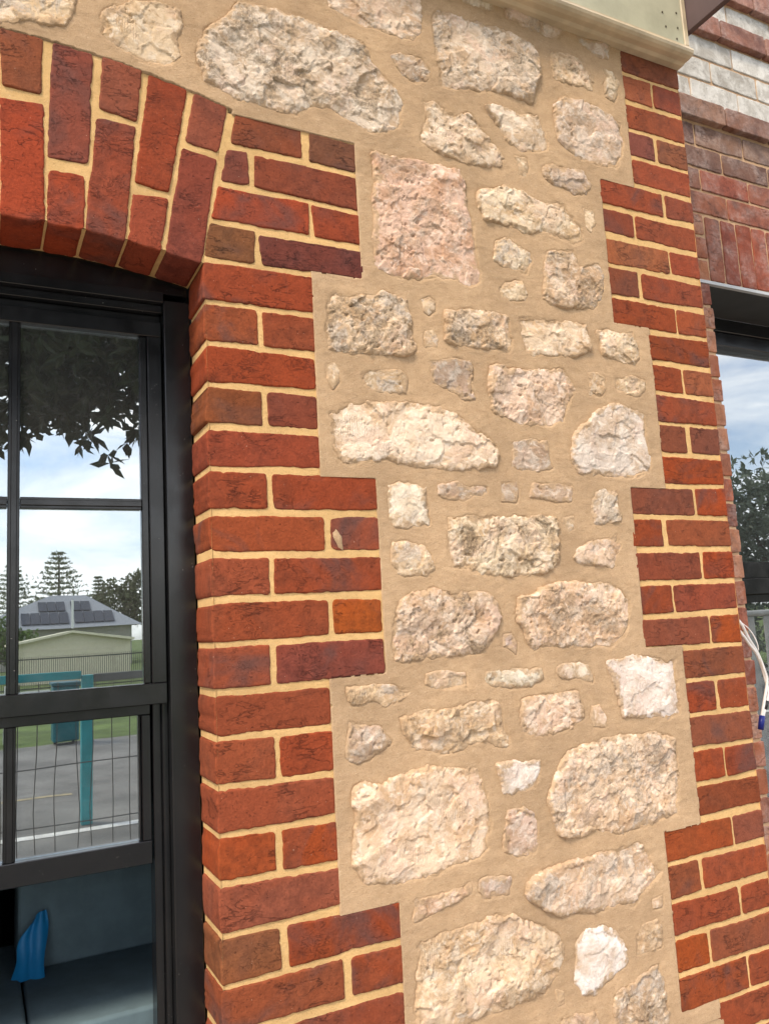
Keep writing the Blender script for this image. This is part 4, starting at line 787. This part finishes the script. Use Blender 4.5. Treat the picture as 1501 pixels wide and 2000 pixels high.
ho = empty('grey_roofed_house', (8, -99, -1.25), label='single storey house with grey hipped roof and solar panels behind the garage', cat='house')
Solid().box(-.6, 15.8, -108, -95.8, -1.3, 3.05).build('wall', plain('taupe_render', (.33, .31, .26), .7), ho)
s = Solid(); A, B, Cc, D = (-1.9, -95, 3.05), (16.9, -95, 3.05), (16.9, -109, 3.05), (-1.9, -109, 3.05); r1, r2 = (7.6, -101.5, 7.0), (11.6, -101.5, 6.9)
s.poly([A, B, r2, r1]); s.poly([B, Cc, r2]); s.poly([Cc, D, r1, r2]); s.poly([D, A, r1]); s.poly([D, Cc, B, A])
roof = s.build('roof', M_ROOF, ho)
def on_roof(x, z): t = (z - 3.05) / 3.9; return (x, -95 - 6.5 * t + .02, z + .08)
def panel(xa, xb, za, zb):
    q = [on_roof(xa, za), on_roof(xb, za), on_roof(xb, zb), on_roof(xa, zb)]; s = Solid(); s.v = [tuple(p) for p in q] + [(p[0], p[1] + .03, p[2] + .06) for p in q]
    s.f = [(0, 1, 2, 3)[::-1], (4, 5, 6, 7), (0, 1, 5, 4), (1, 2, 6, 5), (2, 3, 7, 6), (3, 0, 4, 7)]; s.build('solar_panel', M_PANEL, roof)
for i in range(3): panel(6.1 + .98 * i, 7.0 + .98 * i, 4.95, 6.05)
for i in range(2): panel(9.6 + 1.08 * i, 10.6 + 1.08 * i, 4.95, 6.05)
for i in range(5): panel(4.2 + 1.0 * i, 5.12 + 1.0 * i, 3.5, 4.75)
for i in range(4): panel(9.7 + 1.08 * i, 10.7 + 1.08 * i, 3.5, 4.8)
Solid().tube([(9.35, -94.6, 3.0), (9.35, -94.6, 6.1)], .12, 8).build('vent_pipe', M_WHITE, ho)

# --- white railing reflected in the extension window
M_RAIL = plain('greyed_white_paint', (.45, .44, .41), .7, .2)  # white toned down to mid grey
wr = empty('white_railing', (6.2, -2.7, 0), label='white slatted railing reflected in the lower extension pane', cat='railing')
Solid().tube([(4.6, -2.7, 1.50), (8.6, -2.7, 1.50)], .03, 10).build('rail', M_RAIL, wr, smooth=True); Solid().box(4.6, 8.6, -2.73, -2.67, .28, .33).build('rail', M_RAIL, wr)
for i in range(18): Solid().box(4.7 + .22 * i, 4.78 + .22 * i, -2.71, -2.69, .335, 1.469).build('slat', M_RAIL, wr)
for x in (4.62, 8.5): Solid().box(x, x + .07, -2.735, -2.665, 0, .279).build('post', M_RAIL, wr)

# ================================================================== TREES
def leaf_mat(name, col, var=.35):
    t = NT(name); p = t.geo.outputs['Position']
    c = t.mix(t.ramp(t.noise(p, 1.3, 3), .3, .7), tuple(v * (1 - var) for v in col), tuple(v * (1 + var) for v in col))
    b = t.n('BsdfPrincipled', Roughness=.45); t.put(b.inputs['Base Color'], c); b.inputs['Specular IOR Level'].default_value = .3
    tr = t.n('BsdfTranslucent'); t.put(tr.inputs['Color'], c); mx = t.n('MixShader'); mx.inputs[0].default_value = .25
    t.t.links.new(b.outputs[0], mx.inputs[1]); t.t.links.new(tr.outputs[0], mx.inputs[2]); t.t.links.new(mx.outputs[0], t.out.inputs[0]); return t.m
M_BARK = plain('bark', (.10, .075, .055), .9, .25, 8, .01, 30)
M_LEAF = leaf_mat('dark_fig_leaf', (.030, .042, .016)); M_PINE = leaf_mat('pine_needle', (.20, .22, .13)); M_OLIVE = leaf_mat('olive_leaf', (.14, .15, .08)); M_HEDGE = leaf_mat('grey_green_leaf', (.14, .17, .12)); M_LIME = leaf_mat('lime_shrub_leaf', (.09, .16, .025))  # pine and hedge greens lightened, the reflection's haze painted into the leaf colour
def leaves(name, centres, axes, per, ln, wd, mat, parent, seed, spread=.9):
    g = np.random.default_rng(seed); n = len(centres) * per
    C = np.repeat(centres, per, 0); A = np.repeat(axes, per, 0)
    d = A + g.normal(0, spread, (n, 3)); d /= np.linalg.norm(d, axis=1)[:, None]
    u = np.cross(d, g.normal(0, 1, (n, 3))); u /= np.linalg.norm(u, axis=1)[:, None]; w = np.cross(d, u)
    L = ln * g.uniform(.6, 1.2, n)[:, None]; W = wd * g.uniform(.7, 1.2, n)[:, None]
    P = np.stack([C, C + d * L * .55 + u * W * .5, C + d * L + w * L * .12, C + d * L * .55 - u * W * .5], 1).reshape(-1, 3)
    return mesh_obj(name, P, np.arange(n * 4).reshape(n, 4), mat, parent, smooth=False)
def blob_points(g, n, lobes):
    out = []
    tot = sum(l[3] * l[4] * l[5] for l in lobes)
    for x, y, z, rx, ry, rz in lobes:
        m = max(4, int(n * rx * ry * rz / tot)); v = g.normal(0, 1, (m, 3)); v /= np.linalg.norm(v, axis=1)[:, None]; r = g.uniform(.25, 1, m) ** .5
        out.append(np.stack([x + v[:, 0] * r * rx, y + v[:, 1] * r * ry, z + v[:, 2] * r * rz], 1))
    return np.concatenate(out)
def broad_tree(name, base, trunk_top, lobes, n, per, ln, wd, mat, label, seed, group=None, tr=.18, droop=-.2):
    g = np.random.default_rng(seed); t = empty(name, base, label=label, cat='tree', group=group)
    b = Vector(base); top = Vector(trunk_top); s = Solid()
    s.tube([b, b.lerp(top, .35) + Vector((.05, .03, 0)), b.lerp(top, .7), top], [tr, tr * .8, tr * .68, tr * .5], 10)
    for l in lobes:
        e = Vector(l[:3]); m = top.lerp(e, .5) + Vector((0, 0, .12 * (e - top).length)); s.tube([b.lerp(top, .9), m, e], [tr * .45, tr * .28, tr * .08], 7)
    s.build('trunk', M_BARK, t, smooth=True)
    C = blob_points(g, n, lobes); A = g.normal(0, .6, (len(C), 3)); A[:, 2] += droop
    leaves('crown', C, A, per, ln, wd, mat, t, seed + 1); return t
broad_tree('street_tree', (-2.3, -5.6, 0), (-1.2, -5.3, 3.4), [(-.6, -5.0, 4.7, 1.8, 1.5, 1.6), (.7, -4.7, 4.45, 1.5, 1.4, 1.45), (1.9, -5.0, 4.75, 1.3, 1.2, 1.5), (.2, -5.3, 5.8, 2.0, 1.4, 1.2), (-2.4, -5.4, 5.0, 1.5, 1.4, 1.5), (2.9, -5.2, 5.4, .9, .9, 1.1)],
           9500, 7, .15, .055, M_LEAF, 'dark leafy street tree whose low branches fill the upper window reflection', 51)
def pine(base, h, rad, seed, label):
    g = np.random.default_rng(seed); t = empty('norfolk_pine', base, label=label, cat='tree', group='pines beyond the grey roofed house'); x, y, z0 = base
    s = Solid().tube([(x, y, z0), (x, y, z0 + h * .97)], [h * .022, h * .004], 7); s.build('trunk', M_BARK, t)
    C, A = [], []
    tiers = 17
    for i in range(tiers):
        f = (i / tiers) ** .92; zc = z0 + h * (.14 + .86 * f); rr = rad * (1 - f) ** .85 * g.uniform(.82, 1.1) + .25
        nb = 8
        for k in range(nb):
            a = 2 * math.pi * (k + .4 * (i % 2) + g.uniform(-.15, .15)) / nb
            m = int(6 + 16 * rr / rad); tt = g.uniform(.05, 1, m)
            off = g.normal(0, .045, (m, 3)) * rr
            C.append(np.stack([x + math.cos(a) * rr * tt + off[:, 0], y + math.sin(a) * rr * tt + off[:, 1], zc + .10 * rr * tt ** 2 + off[:, 2] * .22], 1)); A.append(np.tile([math.cos(a), math.sin(a), .35], (m, 1)))
    leaves('crown', np.concatenate(C), np.concatenate(A), 3, h * .034, h * .010, M_PINE, t, seed + 1, .5); return t
pine((15.3, -180, -1.3), 22.2, 10.5, 61, 'tall symmetrical pine above the left end of the grey roof'); pine((6.6, -178, -1.3), 19.0, 9.6, 62, 'pine left of the tall one, cut by the glazing bar'); pine((25.8, -200, -1.3), 18.2, 4.2, 63, 'slim distant pine above the olive tree'); pine((-4.5, -182, -1.3), 18.5, 9.5, 64, 'pine at the far left of the pane')
broad_tree('olive_tree', (17.5, -120, -1.3), (17.5, -120, 4), [(14.5, -120, 5.6, 2.6, 2.5, 2.4), (18.0, -120, 6.6, 3.2, 3, 3.6), (21.5, -120, 7.4, 3.4, 3, 4.2), (24.5, -121, 7.0, 3, 3, 4)], 2600, 4, .55, .3, M_OLIVE, 'dark olive tree at the right end of the grey roof', 71)
broad_tree('garden_shrub', (2.2, -72, -1.25), (2.2, -72, .6), [(1.4, -72, 1.8, 2.0, 1.5, 2.0), (3.4, -72, 1.2, 1.6, 1.4, 1.6), (-1.2, -72, 2.2, 2.0, 1.5, 2.2)], 1200, 4, .35, .2, M_LIME, 'lime green garden shrub beside the garage', 81, tr=.08)
for i, (x, y, h) in enumerate(((11.2, -8.2, 4.45), (13.6, -8.0, 4.7), (16.0, -7.8, 4.6))):
    broad_tree('hedge_tree', (x, y, 0), (x, y, 1.6), [(x, y, 2.0, 1.7, 1.1, 1.9), (x - .5, y, 3.2, 1.2, .9, h - 3.3), (x + .7, y + .2, 3.1, 1.1, .9, h - 3.2)], 1500, 6, .17, .06, M_HEDGE,
               ('grey-green tree at the left of the hedge in the extension pane', 'grey-green tree in the middle of the hedge in the extension pane', 'grey-green tree at the right of the hedge in the extension pane')[i], 90 + i, group='hedge trees along the street', droop=.5)
